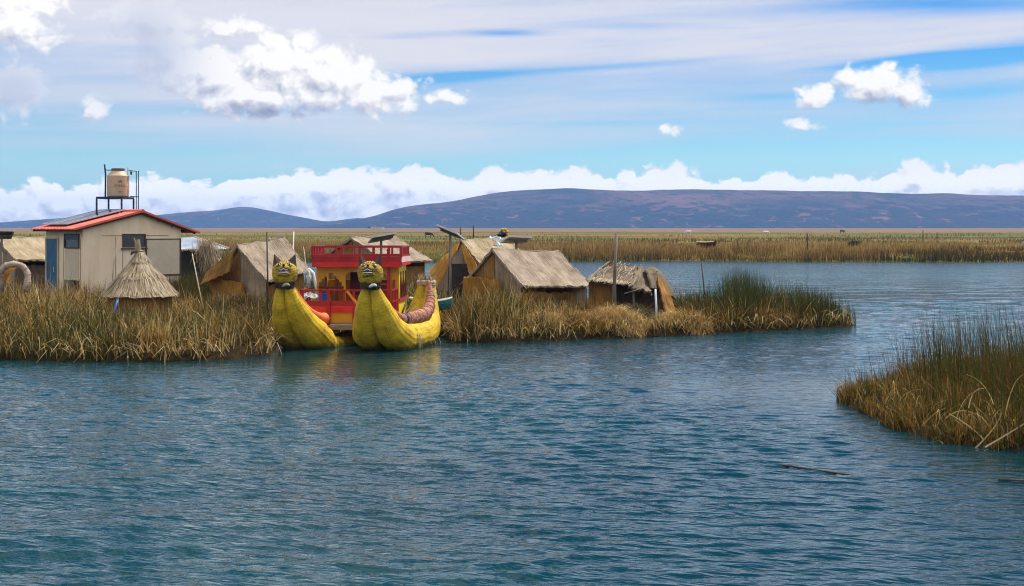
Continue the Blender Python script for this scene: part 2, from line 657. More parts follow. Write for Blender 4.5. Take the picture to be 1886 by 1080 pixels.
def wave_height(x, y, dist):
    """sum of directional swells; short ones fade with distance where the mesh is too coarse"""
    r = np.random.default_rng(5)
    h = np.zeros_like(x)
    lams = 0.19 * 1.047 ** np.arange(68)
    wts = np.exp(-(np.log(lams / 0.37) / 0.60) ** 2) + 0.13
    wts *= 0.205 * math.sqrt(2) / math.sqrt((wts ** 2).sum())
    for i, lam in enumerate(lams):
        th = R(90 + (13 if i % 4 else -24)) + r.normal(0, 0.33)
        k = 2 * math.pi / lam
        ph = r.uniform(0, 6.28)
        amp = wts[i] / k * r.uniform(0.6, 1.3)
        cell = dist * dist / (CAM_H * 1411) * 0.30 + 0.012
        fade = np.clip((lam / cell - 2.2) / 2.0, 0, 1)
        warp = 0.30 * np.sin(x * 0.31 + i) + 0.22 * np.sin(y * 0.23 + 2 * i) + .10 * np.sin(x * 1.1 + y * .7 + 3 * i)
        group = 0.75 + 0.45 * np.sin(x * (0.25 + .02 * (i % 7)) + 0.3 * y + i * 1.7) * np.sin(y * (.33 + .015 * (i % 5)) - .21 * x + i)
        h += amp * fade * group * np.sin(k * (np.cos(th) * x + np.sin(th) * y) + warp * 2.2 + ph)
    gust = 0.8 + 0.35 * np.sin(x * 0.21 + 0.13 * y + 1) * np.sin(0.17 * y - 0.07 * x)
    calm = 1.0 - 0.65 * np.exp(-(((x - 6.5) / 5.0) ** 2 + ((y - 30.5) / 4.5) ** 2))      # sheltered patch off the right reeds
    calm *= 1.0 - 0.84 * np.exp(-(((x + 4.6) / 3.6) ** 2 + ((y - 36.0) / 5.0) ** 2))
    calm *= 1.0 - 0.55 * np.exp(-(((x - 8.2) / 2.5) ** 2 + ((y - 19.5) / 4.0) ** 2))      # and before the boat
    h = h + 0.042 * np.sin(2 * math.pi / 2.7 * (-.34 * x + .94 * y) + .9 * np.sin(x * .35) + .5 * np.sin(y * .6 + x * .2)) * np.exp(-(((x + 4.5) / 5.5) ** 2 + ((y - 15.5) / 4.8) ** 2))
    sd_ = np.maximum(poly_sd(ISLE, x, y), poly_sd(TUFT, x, y))
    calm *= 1.0 - 0.55 * np.exp(-(np.maximum(-sd_, 0) / 1.6))
    return h * gust * calm, 1.0 - calm


def build_water():
    rows = [11.0]
    while rows[-1] < 175:
        rows.append(rows[-1] + max(0.028, rows[-1] ** 2 / (CAM_H * 1411) * 0.32))
    ys = np.array(rows)
    nc = 620
    s = np.linspace(-1, 1, nc)
    yy = np.repeat(ys[:, None], nc, 1)
    xx = s[None, :] * (yy * 0.44 + 4.0)
    z, lull = wave_height(xx, yy, yy)
    edge = np.clip((1 - np.abs(s)) * 20, 0, 1)[None, :] * np.clip((yy - 11.0) / 1.0, 0, 1) * np.clip((175 - yy) / 5, 0, 1)
    z = z * edge
    v = np.stack([xx, yy, z], -1).reshape(-1, 3)
    o = np_mesh('lake_water', v, grid_faces(len(ys), nc), M_WATER, (lull * 0.95).ravel(), smooth=True)
    tag(o, 'rippled blue green lake water', 'water', kind='structure')
    # calm sheet beyond the wave mesh, joined edge to edge
    mb = MB()
    w0, w1 = 11 * .44 + 4, rows[-1] * .44 + 4
    y1 = rows[-1]
    L = 700
    mb.quad((-L, -60, 0), (L, -60, 0), (L, 11, 0), (-L, 11, 0))
    mb.quad((-L, 11, 0), (-w0, 11, 0), (-w1, y1, 0), (-L, y1, 0))
    mb.quad((w0, 11, 0), (L, 11, 0), (L, y1, 0), (w1, y1, 0))
    mb.quad((-L, y1, 0), (L, y1, 0), (L, 330, 0), (-L, 330, 0))
    o2 = mb.build('open_water', M_WATER)
    tag(o2, 'open lake water round the islands', 'water', kind='structure')
    mb = MB()
    mb.quad((-4300, -100, -1.6), (4300, -100, -1.6), (4300, 6200, -1.6), (-4300, 6200, -1.6))
    ob = mb.build('lake_bed', worn('lake_mud', (.03, .03, .02), (.06, .05, .03), 0.2))
    tag(ob, 'muddy lake bed below the water', 'ground', kind='structure')


build_water()


# ------------------------------------------------------------------ far marsh and hills
def vnoise(x, y, seed=0):
    """smooth value noise, numpy"""
    xi, yi = np.floor(x).astype(np.int64), np.floor(y).astype(np.int64)
    fx, fy = x - xi, y - yi
    fx, fy = fx * fx * (3 - 2 * fx), fy * fy * (3 - 2 * fy)

    def hsh(a, b):
        n = (a * 374761393 + b * 668265263 + seed * 1442695041) & 0x7fffffff
        n = ((n ^ (n >> 13)) * 1274126177) & 0x7fffffff
        return ((n ^ (n >> 16)) & 0xffff) / 65535.0
    return (hsh(xi, yi) * (1 - fx) + hsh(xi + 1, yi) * fx) * (1 - fy) + (hsh(xi, yi + 1) * (1 - fx) + hsh(xi + 1, yi + 1) * fx) * fy


def fbm(x, y, o=5, seed=0):
    s, a = 0, 0.5
    for i in range(o):
        s = s + a * vnoise(x * 2 ** i, y * 2 ** i, seed + i)
        a *= 0.5
    return s


def marsh_material():
    m, t, b = new_mat('marsh_grass')
    geo = node(t, 'ShaderNodeNewGeometry')
    sp = node(t, 'ShaderNodeSeparateXYZ')
    t.links.new(geo.outputs['Position'], sp.inputs[0])
    X, Y = S(t, sp.outputs[0]), S(t, sp.outputs[1])
    ly = Y._m('LOGARITHM', 2.718)
    big = noise_tex(t, combine(t, X * 0.004, ly * 5.0), 1.0, 5.0, 0.6, 0.3, '2D')
    fine = noise_tex(t, combine(t, X * 0.09, ly * 42.0), 1.0, 6.0, 0.7, 0.4, '2D')
    c1 = ramp(t, big, [(.36, (.036, .056, .006)), (.48, (.085, .088, .010)), (.60, (.165, .115, .020)), (.72, (.20, .095, .035))])
    c1 = mixc(t, (Y + (big - .5) * 900.0).step(420, 900) * 0.8, c1, (.185, .100, .040))
    c2 = ramp(t, fine, [(.25, (.35, .35, .30)), (.5, (1, 1, 1)), (.75, (1.5, 1.45, 1.3))])
    setc(b, 'Base Color', mixc(t, 0.85, c1, c2, 'MULTIPLY'))
    setc(b, 'Roughness', 0.9)
    setc(b, 'Specular IOR Level', 0.1)
    setc(b, 'Normal', bump(t, fine, 0.8, 0.4))
    return m


def build_marsh():
    ys = [143.5]
    while ys[-1] < 5900:
        ys.append(ys[-1] * 1.012 + 0.15)
    ys = np.array(ys)
    nc = 260
    s = np.linspace(-1, 1, nc)
    yy = np.repeat(ys[:, None], nc, 1)
    xx = s[None, :] * (yy * 0.55 + 60)
    yy = yy + (2.2 * np.sin(xx * 0.11) + 1.4 * np.sin(xx * 0.37 + 1)) * np.clip(1 - (yy - 143.5) / 40, 0, 1)
    z = 0.1 + 0.95 * (1 - np.exp(-(np.repeat(ys[:, None], nc, 1) - 143.5) / 5.0)) + 0.35 * (fbm(xx * 0.06, yy * 0.03, 4) - 0.5)
    z[0, :] = -1.0
    v = np.stack([xx, yy, z], -1).reshape(-1, 3)
    o = np_mesh('marsh', v, grid_faces(len(ys), nc), marsh_material(), smooth=True)
    tag(o, 'flat brown and olive marsh reaching to the hills', 'marsh', kind='structure')


build_marsh()


def hill_material():
    m, t, b = new_mat('hill_slopes')
    co = obj_co(t)
    n1 = noise_tex(t, scaled(t, co, (1 / 330, 1 / 500, 1 / 60)), 1.0, 7.0, 0.62, 0.4)
    n2 = noise_tex(t, scaled(t, co, (1 / 48, 1 / 90, 1 / 17)), 1.0, 6.0, 0.65, 0.6)
    sp = node(t, 'ShaderNodeSeparateXYZ')
    t.links.new(co, sp.inputs[0])
    Z = S(t, sp.outputs[2])
    low = Z.step(12, 95, 1.0, 0.0)
    slope = ramp(t, n1, [(.34, (.022, .026, .030)), (.5, (.080, .050, .044)), (.64, (.15, .078, .062))])
    wood = (n2 + low * 0.20).step(.54, .62)
    field = (1.0 - n2 + low * 0.08).step(.63, .69) * low
    c = mixc(t, field * 0.5, slope, (.28, .14, .11))
    c = mixc(t, wood * 0.85, c, (.010, .018, .022))
    setc(b, 'Base Color', c)
    setc(b, 'Roughness', 0.95)
    setc(b, 'Specular IOR Level', 0.0)
    setc(b, 'Normal', bump(t, n2 * 0.5 + n1 * 1.4, 1.0, 55))
    return m


M_HILL = hill_material()


def hill(name, label, prof, y0, depth, x_extra=0, seed=1):
    """ridge whose crest line runs through photo profile points at depth y0"""
    pts = [((px - CX) / FPX * y0, CAM_H - (py - HY) / FPX * y0) for px, py in prof]
    xs = np.linspace(pts[0][0], pts[-1][0], 420)
    top = np.interp(xs, [p[0] for p in pts], [p[1] for p in pts])
    k = np.ones(9) / 9
    top = np.convolve(np.pad(top, 4, 'edge'), k, 'valid')
    nr = 90
    tt = np.linspace(-1, 1, nr)
    xx = np.repeat(xs[None, :], nr, 0)
    yy = y0 + tt[:, None] * depth + 0 * xx
    prof_y = np.where(tt < 0, 1 - np.abs(tt) ** 1.35, 1 - np.abs(tt) ** 2)[:, None]
    rough = fbm(xx / 420 + 3, yy / 420, 6, seed)
    gul = np.abs(fbm(xx / 230, yy / 700, 5, seed + 9) - 0.48) * 2
    env = 1 - np.abs(tt)[:, None] ** 6
    z = top[None, :] * prof_y * (1 - (0.55 - 0.55 * prof_y) * (rough - 0.2) * 1.3) - gul * top[None, :] * 0.55 * (1 - prof_y) ** 0.7 * env
    z += top[None, :] * (0.05 * (fbm(xx / 90, yy / 90, 4, seed + 4) - 0.5) + .07 * (fbm(xx / 320, yy / 320, 3, seed + 6) - .5))
    z = z * 1.0 - 2.0
    z[0, :] = -3
    z[-1, :] = -3
    v = np.stack([xx, yy, z], -1).reshape(-1, 3)
    o = np_mesh(name, v, grid_faces(nr, len(xs)), M_HILL, smooth=True)
    tag(o, label, 'hills', kind='structure')


hill('hills', 'long flat topped purple brown ridge behind the marsh',
     [(520, 430), (600, 414), (650, 404), (690, 398), (730, 382), (770, 376), (830, 371), (900, 356), (950, 350), (1050, 346), (1090, 347), (1180, 350),
      (1300, 348), (1390, 349), (1480, 350), (1530, 349), (1620, 353), (1690, 356), (1740, 354), (1800, 358), (1886, 359), (2000, 362), (2200, 370), (2500, 395), (2700, 425)],
     4300, 800, seed=3)
hill('distant_hills', 'smaller bluish hill far off behind the huts',
     [(-700, 420), (-300, 408), (0, 409), (70, 404), (130, 400), (240, 402), (290, 395), (350, 389), (400, 387), (440, 380), (470, 382), (530, 395), (600, 408),
      (660, 400), (700, 404), (800, 420)], 5300, 650, seed=8)


def build_haze():
    mb = MB()
    mb.box((0, 3050, 64.3), (9000, 6500, 132.6))
    m, t, b = new_mat('haze')
    t.nodes.remove(b)
    pv = node(t, 'ShaderNodeVolumePrincipled')
    pv.inputs['Color'].default_value = (.25, .47, .92, 1)
    pv.inputs['Density'].default_value = 1.45e-4
    pv.inputs['Anisotropy'].default_value = 0.0
    t.links.new(pv.outputs[0], t.nodes['Material Output'].inputs['Volume'])
    o = mb.build('haze', m)
    tag(o, 'thin blue haze over the far marsh and hills', 'haze', kind='stuff')


build_haze()
# ------------------------------------------------------------------ floating islands and reeds
def isle_z(x, y, poly=ISLE, hmax=0.8, L=8.0):
    lip = 0.17 if poly is ISLE else 0.03
    x, y = np.asarray(x, float), np.asarray(y, float)
    d = poly_sd(poly, x, y) + 0.25 * (fbm(x * 1.3, y * 1.3, 3, 5) - 0.5)
    return np.where(d > 0, 0.05 + lip * np.clip(d / 0.20, 0, 1) + (hmax - lip) * (1 - np.exp(-np.maximum(d, 0) / L)), 0.06 + d * 0.9) + 0.10 * (fbm(x * 0.7, y * 0.7, 4, 2) - 0.5)


def gz(x, y):
    return float(isle_z(np.array([x]), np.array([y]))[0])


M_MAT = worn('reed_litter', (.010, .008, .004), (.036, .024, .010), 2.5, 0.95, 0.8, (1, 1, 1), 0.05)  # litter darkened so the shore edge shows a shadow band


def ground_mesh(name, label, poly, step, hmax, L):
    x0, y0 = poly.min(0) - 1.5
    x1, y1 = poly.max(0) + 1.5
    xs, ys = np.arange(x0, x1, step), np.arange(y0, y1, step)
    xx, yy = np.meshgrid(xs, ys)
    z = isle_z(xx, yy, poly, hmax, L)
    z = np.maximum(z, -0.9) + 0.05 * (fbm(xx * 5, yy * 5, 3, 9) - 0.5)
    v = np.stack([xx, yy, z], -1).reshape(-1, 3)
    o = np_mesh(name, v, grid_faces(len(ys), len(xs)), M_MAT)
    tag(o, label, 'ground', kind='structure')


ground_mesh('reed_island', 'brown floating reed island under the huts', ISLE, 0.22, 0.8, 8.0)
ground_mesh('reed_bank', 'small floating reed bank at the right edge', TUFT, 0.15, 0.5, 3.0)


def blades(root, h, wd, az, lean, droop, tint, m=None, segs=3):
    """ribbon blades -> (verts, faces, tint)"""
    n = len(root)
    fy = RNG.uniform(0, math.pi, n)
    sx, sy = np.cos(fy), np.sin(fy)
    V = np.zeros((n, segs + 1, 2, 3))
    for k in range(segs + 1):
        s = k / segs
        hor = lean * h * s ** 1.6
        ver = h * s * (1 - droop * s * s)
        px = root[:, 0] + np.cos(az) * hor
        py = root[:, 1] + np.sin(az) * hor
        pz = root[:, 2] + ver
        ww = wd * (1.0 - 0.85 * s ** 1.7) * 0.5
        V[:, k, 0] = np.stack([px - sx * ww, py - sy * ww, pz], 1)
        V[:, k, 1] = np.stack([px + sx * ww, py + sy * ww, pz], 1)
    V = V.reshape(-1, 3)
    per = (segs + 1) * 2
    base = np.arange(n)[:, None] * per
    F = np.concatenate([np.stack([base[:, 0] + 2 * k, base[:, 0] + 2 * k + 1, base[:, 0] + 2 * k + 3, base[:, 0] + 2 * k + 2], 1) for k in range(segs)])
    return V, F, np.repeat(tint, per)


def join(sets):
    vs, fs, ts, off = [], [], [], 0
    for v, f, t in sets:
        vs.append(v)
        fs.append(f + off)
        ts.append(t)
        off += len(v)
    return np.concatenate(vs), np.concatenate(fs), np.concatenate(ts)


def scatter(poly, n, zf, dens=None, box=None):
    lo, hi = poly.min(0), poly.max(0)
    if box:
        lo, hi = np.maximum(lo, box[0]), np.minimum(hi, box[1])
    out = []
    got = 0
    while got < n:
        x, y = RNG.uniform(lo[0], hi[0], n * 2), RNG.uniform(lo[1], hi[1], n * 2)
        k = poly_sd(poly, x, y) > (0.0 if poly is ISLE else -.12)
        x, y = x[k], y[k]
        if dens is not None:
            k = RNG.uniform(0, 1, len(x)) < dens(x, y)
            x, y = x[k], y[k]
        out.append(np.stack([x, y], 1))
        got += len(x)
    p = np.concatenate(out)[:n]
    return np.column_stack([p, zf(p[:, 0], p[:, 1]) - 0.04])


STRAW = [(0.0, (.60, .46, .22)), (0.16, (.37, .215, .036)), (0.36, (.185, .082, .009)), (0.54, (.050, .024, .006)), (0.74, (.070, .086, .008)), (1.0, (.014, .032, .006))]
M_BLADE = blades_mat('dry_reeds', STRAW, 0.28)
M_BLADE_FAR = blades_mat('far_reeds', [(0.0, (.42, .29, .11)), (0.3, (.24, .135, .032)), (0.5, (.13, .070, .014)), (0.7, (.06, .052, .009)), (1.0, (.020, .030, .007))], 0.25)

CLEAR = [(-15.7, 55.5, 2.5), (-12.1, 46.0, 1.0), (-9.6, 51.6, 1.5), (-9.0, 52.2, 1.2), (0.2, 51.6, 1.6), (1.2, 52.4, 1.5), (-1.2, 51.2, 1.2), (-1.5, 55.2, 1.7), (-5.9, 60.4, 2.2),
         (4.0, 48.6, 1.35), (5.0, 48.9, 1.0), (-20.2, 59, 2.3), (-14.3, 63, 1.8)]


def clear_mask(x, y):
    k = np.ones(len(x))
    for cx, cy, r in CLEAR:
        k *= (np.hypot(x - cx, y - cy) > r) * 1.0
    return k


HX = [-30, -20, -14, -11, -7, -2, -0.8, 0.6, 1.4, 2.2, 4.5, 5.6, 7.0, 9.0, 11.0, 12.2]
HH = [.95, .92, .80, .72, .80, .95, 1.12, 1.0, .72, .55, .46, .74, .86, .78, .66, .45]


def dry_tint(x, y, n, green=0.0):
    big = fbm(x * 0.42, y * 0.42, 4, 21)
    t = 0.36 + (big - 0.47) * 1.8 + RNG.normal(0, 0.20, n) + green
    return np.clip(t, 0, 1)


def island_reeds(name, label, box, n, nstalk, tail):
    def dens(x, y):
        d = poly_sd(ISLE, x, y)
        return clear_mask(x, y) * np.where(d < 9, 1.0, 0.35) * (0.25 + 0.75 * (fbm(x * 1.1, y * 1.1, 3, 31) > 0.45)) * (y < 62)
    r = scatter(ISLE, n, isle_z, dens, box)
    x, y = r[:, 0], r[:, 1]
    edge = np.clip(poly_sd(ISLE, x, y), 0, 2)
    clump = fbm(x * 1.7, y * 1.7, 3, 77)
    h = np.interp(x, HX, HH) * (0.30 + 1.30 * clump + RNG.normal(0, 0.18, n))
    near = np.min([np.hypot(x - cx, y - cy) - rr for cx, cy, rr in CLEAR], 0)
    h *= np.clip(0.45 + near * 0.35, 0.45, 1.0)
    h *= np.where(edge < .35, .55 + .9 * fbm(x * 2.3, y * 2.3, 3, 13), 1.0)
    h = np.clip(h, 0.12, 1.7)
    t = dry_tint(x, y, n)
    green = (fbm(x * 0.45 + 9, y * 0.45, 3, 41) > 0.42)
    t = np.where(green & (RNG.uniform(0, 1, n) < 0.60), RNG.uniform(.60, .95, n), t)
    q_ = RNG.uniform(0, 1, n)
    t = np.where(q_ < .17, RNG.uniform(.48, .62, n), np.where(q_ > .90, RNG.uniform(0, .16, n), t))
    t = np.clip(np.where((edge < .7) & (RNG.uniform(0, 1, n) < .6), t * .5 + .30, t + .03), 0, 1)
    az = fbm(x * 0.5, y * 0.5, 2, 51) * 9 + RNG.normal(0, 1.9, n)
    lean = np.abs(RNG.normal(0.20, 0.34, n))
    droop = np.clip(RNG.normal(0.14, 0.24, n), 0, 0.9)
    wd = np.where(RNG.uniform(0, 1, n) < .12, RNG.uniform(.028, .045, n), RNG.uniform(.010, .026, n))
    t = np.where((wd > .028) & (RNG.uniform(0, 1, n) < .5), RNG.uniform(.0, .2, n), t)
    sets = [blades(r, h * RNG.uniform(.55, 1.25, n), wd, az, lean, droop, t)]
    # broken pale stalks leaning out over the water
    seg = []
    poly = ISLE
    m = 0
    while m < nstalk:
        i = RNG.integers(0, len(poly))
        a, b = poly[i], poly[(i + 1) % len(poly)]
        q = a + (b - a) * RNG.uniform()
        if not (box[0][0] <= q[0] <= box[1][0]) or q[1] > 50.5 or RNG.uniform() > np.hypot(*(b - a)) / 6:
            continue
        seg.append((q[0], q[1], 0.02 + RNG.uniform(0, .28)))
        m += 1
    rr = np.array(seg)
    rr[:, 1] += RNG.uniform(-.05, .5, m)
    sets.append(blades(rr, RNG.uniform(.25, .9, m), RNG.uniform(.018, .036, m), RNG.uniform(-2.9, -.2, m), RNG.uniform(.4, 1.5, m), RNG.uniform(.2, 1.15, m), np.clip(RNG.normal(.05, .1, m), 0, .5)))
    if tail is not None:
        sets.extend(tail)
    v, f, tt = join(sets)
    o = np_mesh(name, v, f, M_BLADE, tt)
    tag(o, label, 'reeds', kind='stuff')


def rushes(poly, n, hfun, dens=None, tint=(.55, 1.0), wd=(.009, .016), zf=isle_z):
    r = scatter(poly, n, zf, dens)
    h = hfun(r[:, 0], r[:, 1]) * RNG.uniform(.55, 1.08, n)
    return blades(r, h, RNG.uniform(*wd, n), RNG.normal(math.pi, 1.1, n), np.abs(RNG.normal(.12, .12, n)), np.full(n, .02), RNG.uniform(*tint, n))


def mound(cx, cy, rx, ry, hh, n, tint, hl=(.25, .6)):
    """heap of cut reed lying criss-cross"""
    a, q = RNG.uniform(0, 6.283, n), np.sqrt(RNG.uniform(0, 1, n))
    x, y = cx + np.cos(a) * q * rx, cy + np.sin(a) * q * ry
    z = isle_z(x, y) + hh * (1 - q * q) * RNG.uniform(.5, 1.0, n)
    r = np.column_stack([x, y, z])
    return blades(r, RNG.uniform(*hl, n), RNG.uniform(.012, .022, n), RNG.uniform(0, 6.283, n), RNG.uniform(.5, 1.4, n), RNG.uniform(.3, 1.1, n), np.clip(RNG.normal(tint, .1, n), 0, 1))


island_reeds('dry_reeds', 'golden dry reeds covering the left shore below the beige house', ((-24, 36), (-5.0, 60)), 76000, 400,
             [mound(-9.2, 47.8, .8, .8, .5, 1400, .55, (.5, 1.1)), mound(-8.3, 46.0, .6, .6, .3, 900, .5, (.5, 1.0)), mound(-7.0, 44.2, .7, .8, .3, 900, .12)])
tip = np.array([(5.6, 46.2), (7.9, 47.5), (10.4, 48.9), (11.8, 49.9), (12.3, 50.4), (10.6, 51.9), (7.2, 53.0), (5.6, 53.5)], float)
island_reeds('straw_reeds', 'tangled straw reeds along the middle shore before the huts', ((-5.0, 36), (14, 62)), 52000, 480,
             [mound(3.4, 45.6, 1.0, .8, .55, 2200, .12), mound(1.0, 44.9, .8, .8, .35, 1500, .12), mound(5.6, 46.5, 1.0, .7, .35, 1300, .14), mound(3.95, 46.9, .75, .35, .35, 1300, .62, (.4, .8)),
              mound(8.6, 48.4, .9, .6, .3, 700, .4), mound(0.0, 48.4, .45, .4, .55, 900, .2, (.4, .8)), mound(2.2, 45.0, .9, .6, .4, 1000, .25)])


def tiph(x, y):
    return np.interp(x, [5.6, 7.2, 7.9, 8.5, 9.3, 10.2, 11.2, 12.3], [.9, .95, 1.75, 1.75, 1.4, 1.3, 1.15, .9])


v, f, t_ = join([rushes(tip, 4600, tiph, lambda x, y: (.18 + .82 * (fbm(x * 1.4, y * 1.4, 3, 61) > .45)) * np.interp(x, [5.6, 7.4, 8, 12.3], [.25, .35, 1, .7]))])
tag(np_mesh('green_rushes', v, f, M_BLADE, t_), 'tall dark green rushes on the tip of the island', 'rushes', kind='stuff')


# tall green stand behind the huts on the left
back = np.array([(-40, 63), (-15.5, 60.5), (-12.5, 62.5), (-9.2, 61.5), (-7.4, 63), (-6.2, 65.5), (-8, 69.5), (-40, 70)], float)
side = np.array([(-13.4, 52.6), (-11.9, 51.2), (-11.0, 52.0), (-11.3, 57.5), (-12.8, 58.2)], float)
sets = [rushes(back, 9000, lambda x, y: 1.25 + .5 * (fbm(x * .6, y * .6, 3, 3) - .5), None, (.5, .95), (.014, .026)),
        rushes(side, 4200, lambda x, y: .95 + .9 * (fbm(x * .8, y * .8, 3, 4) - .4), None, (.40, .97), (.012, .022))]
v, f, t_ = join(sets)
tag(np_mesh('tall_reeds', v, f, M_BLADE, t_), 'tall dark green reeds behind and beside the beige house', 'reeds', kind='stuff')


# right foreground bank
def tuft_z(x, y):
    return isle_z(x, y, TUFT, 0.5, 3.0)


def tufth(x, y):
    return np.interp(x, [6.6, 7.3, 8.2, 9.5, 12], [.36, .44, .60, .78, .85])


n = 24000
r = scatter(TUFT, n, tuft_z, lambda x, y: (.10 + .90 * (fbm(x * 2, y * 2, 3, 91) > .47)) * (x < 11.8))
x, y = r[:, 0], r[:, 1]
sets = [blades(r, np.clip(tufth(x, y) * (.5 + .9 * fbm(x * 1.8, y * 1.8, 3, 17) + RNG.normal(0, .15, n)), .12, 1.6), RNG.uniform(.009, .020, n),
               RNG.uniform(0, 6.283, n), np.abs(RNG.normal(.30, .40, n)), np.clip(RNG.normal(.18, .28, n), 0, 1.0),
               np.clip(np.where(RNG.uniform(0, 1, n) < .36, RNG.uniform(.56, .95, n), .38 + RNG.normal(0, .14, n) + (fbm(x, y, 3, 7) - .47) * .6), 0, 1))]
m = 80
a = RNG.uniform(0, 1, m)
ed = np.column_stack([np.interp(a, [0, .3, .5, .75, 1], [6.7, 6.7, 7.1, 7.9, 10]) + RNG.uniform(0, .4, m), np.interp(a, [0, .3, .5, .75, 1], [28.8, 25.4, 23.1, 22.3, 22.0]) + RNG.uniform(0, .5, m), RNG.uniform(.02, .4, m)])
sets.append(blades(ed, RNG.uniform(.25, .95, m), RNG.uniform(.010, .018, m), RNG.uniform(-3.4, .2, m), RNG.uniform(.3, 1.6, m), RNG.uniform(.2, 1.2, m), np.clip(RNG.normal(.16, .14, m), 0, .6), segs=6))
# long fallen and arching stalks at the near side of the bank
def arc(pts, wd_, t):
    c = [np.array(P(*p)) for p in pts]
    n_ = 9
    q = []
    for k in range(n_):
        u = k / (n_ - 1)
        q.append((1 - u) ** 2 * c[0] + 2 * u * (1 - u) * c[1] + u * u * c[2])
    V = []
    for k, p in enumerate(q):
        d = q[min(k + 1, n_ - 1)] - q[max(k - 1, 0)]
        s_ = np.array((-d[2], 0, d[0])) / np.linalg.norm(d) * wd_ * .5 * (1 - .5 * k / n_)
        V += [p - s_, p + s_]
    Fq = [(2 * k, 2 * k + 1, 2 * k + 3, 2 * k + 2) for k in range(n_ - 1)]
    return np.array(V), np.array(Fq), np.full(len(V), t)


for pts, w_, t in ((((1794, 828, 22.4), (1840, 785, 22.5), (1846, 757, 22.6)), .028, .02), (((1814, 824, 22.0), (1856, 800, 22.1), (1900, 772, 22.3)), .03, .02), (((1812, 810, 22.6), (1790, 785, 22.7), (1748, 762, 23), ), .026, .03),
                   (((1742, 770, 23.2), (1776, 742, 23.3), (1806, 772, 23.2)), .020, .08), (((1760, 778, 23.2), (1772, 725, 23.6), (1806, 718, 23.8)), .020, .1), (((1784, 752, 23.4), (1790, 712, 23.6), (1812, 716, 23.6)), .022, .05),
                   (((1700, 784, 23.9), (1720, 758, 24), (1742, 752, 24)), .018, .1), (((1655, 740, 25.6), (1670, 715, 25.8), (1700, 718, 25.9)), .018, .1), (((1850, 772, 22.8), (1862, 700, 23.2), (1885, 690, 23.4)), .022, .1),
                   (((1830, 745, 23.4), (1815, 700, 23.8), (1780, 690, 24)), .018, .12), (((1660, 772, 24.8), (1690, 766, 24.6), (1718, 768, 24.5)), .018, .15), (((1672, 792, 24.3), (1700, 782, 24.2), (1712, 780, 24.2)), .016, .12)):
    sets.append(arc(pts, w_, t))
v, f, t_ = join(sets)
tag(np_mesh('bank_reeds', v, f, M_BLADE, t_), 'golden brown reeds on the bank at the right edge', 'reeds', kind='stuff')


def tallh(x, y):
    return np.interp(x, [6.6, 7.2, 7.8, 8.4, 9.2, 11], [.62, .75, 1.25, 1.6, 1.75, 1.75])


v, f, t_ = join([rushes(TUFT, 2700, tallh, lambda x, y: (.2 + .8 * (fbm(x * 1.6, y * 1.6, 3, 71) > .45)) * np.interp(x, [6.6, 7.4, 8, 12], [.4, .55, 1, 1]) * (x < 11.8), (.38, 1.0), (.008, .015), tuft_z)])
tag(np_mesh('bank_rushes', v, f, M_BLADE, t_), 'thin upright green rushes on the bank at the right edge', 'rushes', kind='stuff')

# far shore of the marsh: reed wall and tussocks
n = 80000
x = RNG.uniform(-78, 78, n)
y = 143.3 + RNG.exponential(11.0, n)
k = y > 0
x, y = x[k], y[k]
n = len(x)
zz_ = 0.1 + 0.95 * (1 - np.exp(-np.maximum(y - 143.5, 0) / 5.0))
cl = fbm(x * .33, y * .22, 4, 15)
yo = (2.2 * np.sin(x * 0.11) + 1.4 * np.sin(x * 0.37 + 1)) * np.clip(1 - (y - 143.5) / 40, 0, 1)
r = np.column_stack([x, y + yo, zz_ - .1])
h = np.clip((.12 + 3.2 * np.clip(cl - .12, 0, 1) ** 1.6) * RNG.uniform(.5, 1.2, n), .2, 1.8)
gr = fbm(x * .09 + 4, y * .05, 3, 33)
t_ = np.clip(.40 + RNG.normal(0, .20, n) + np.where(gr > .45, .30, 0) * (y < 151) + .22 * (y < 144.4) - np.clip((y - 146) / 40, 0, .22), 0, 1)
s1 = blades(r, h, RNG.uniform(.03, .07, n), RNG.uniform(0, 6.28, n), np.abs(RNG.normal(.15, .18, n)), np.full(n, .06), t_)
n = 60000
y = 150 + RNG.exponential(85, n)
x = RNG.uniform(-1, 1, n) * (y * .46 + 8)
k = (fbm(x * .07, y * .035, 4, 25) > .47) & (y < 620)
x, y = x[k], y[k]
n = len(x)
r = np.column_stack([x, y, np.full(n, .95)])
s2 = blades(r, RNG.uniform(.2, .75, n) * (.5 + fbm(x * .1, y * .05, 3, 45)), RNG.uniform(.05, .13, n) * (y / 180), RNG.uniform(0, 6.28, n), np.abs(RNG.normal(.2, .2, n)), np.full(n, .05),
            np.clip(.38 + RNG.normal(0, .13, n) + (fbm(x * .03, y * .02, 3, 55) - .48) * 1.4, 0, 1))
v, f, t_ = join([s1, s2])
tag(np_mesh('marsh_reeds', v, f, M_BLADE_FAR, t_), 'brown and olive reeds along the far shore', 'reeds', kind='stuff')
# ------------------------------------------------------------------ thing helpers
def attach(o, root):
    """parent o (built in world coordinates) to a root empty"""
    o.parent = root
    o.matrix_parent_inverse = (Matrix.Translation(root.location) @ root.rotation_euler.to_matrix().to_4x4()).inverted()
    return o


def thing(name, label, cat, loc, group=None):
    e = empty(name, loc)
    tag(e, label, cat, group)
    return e


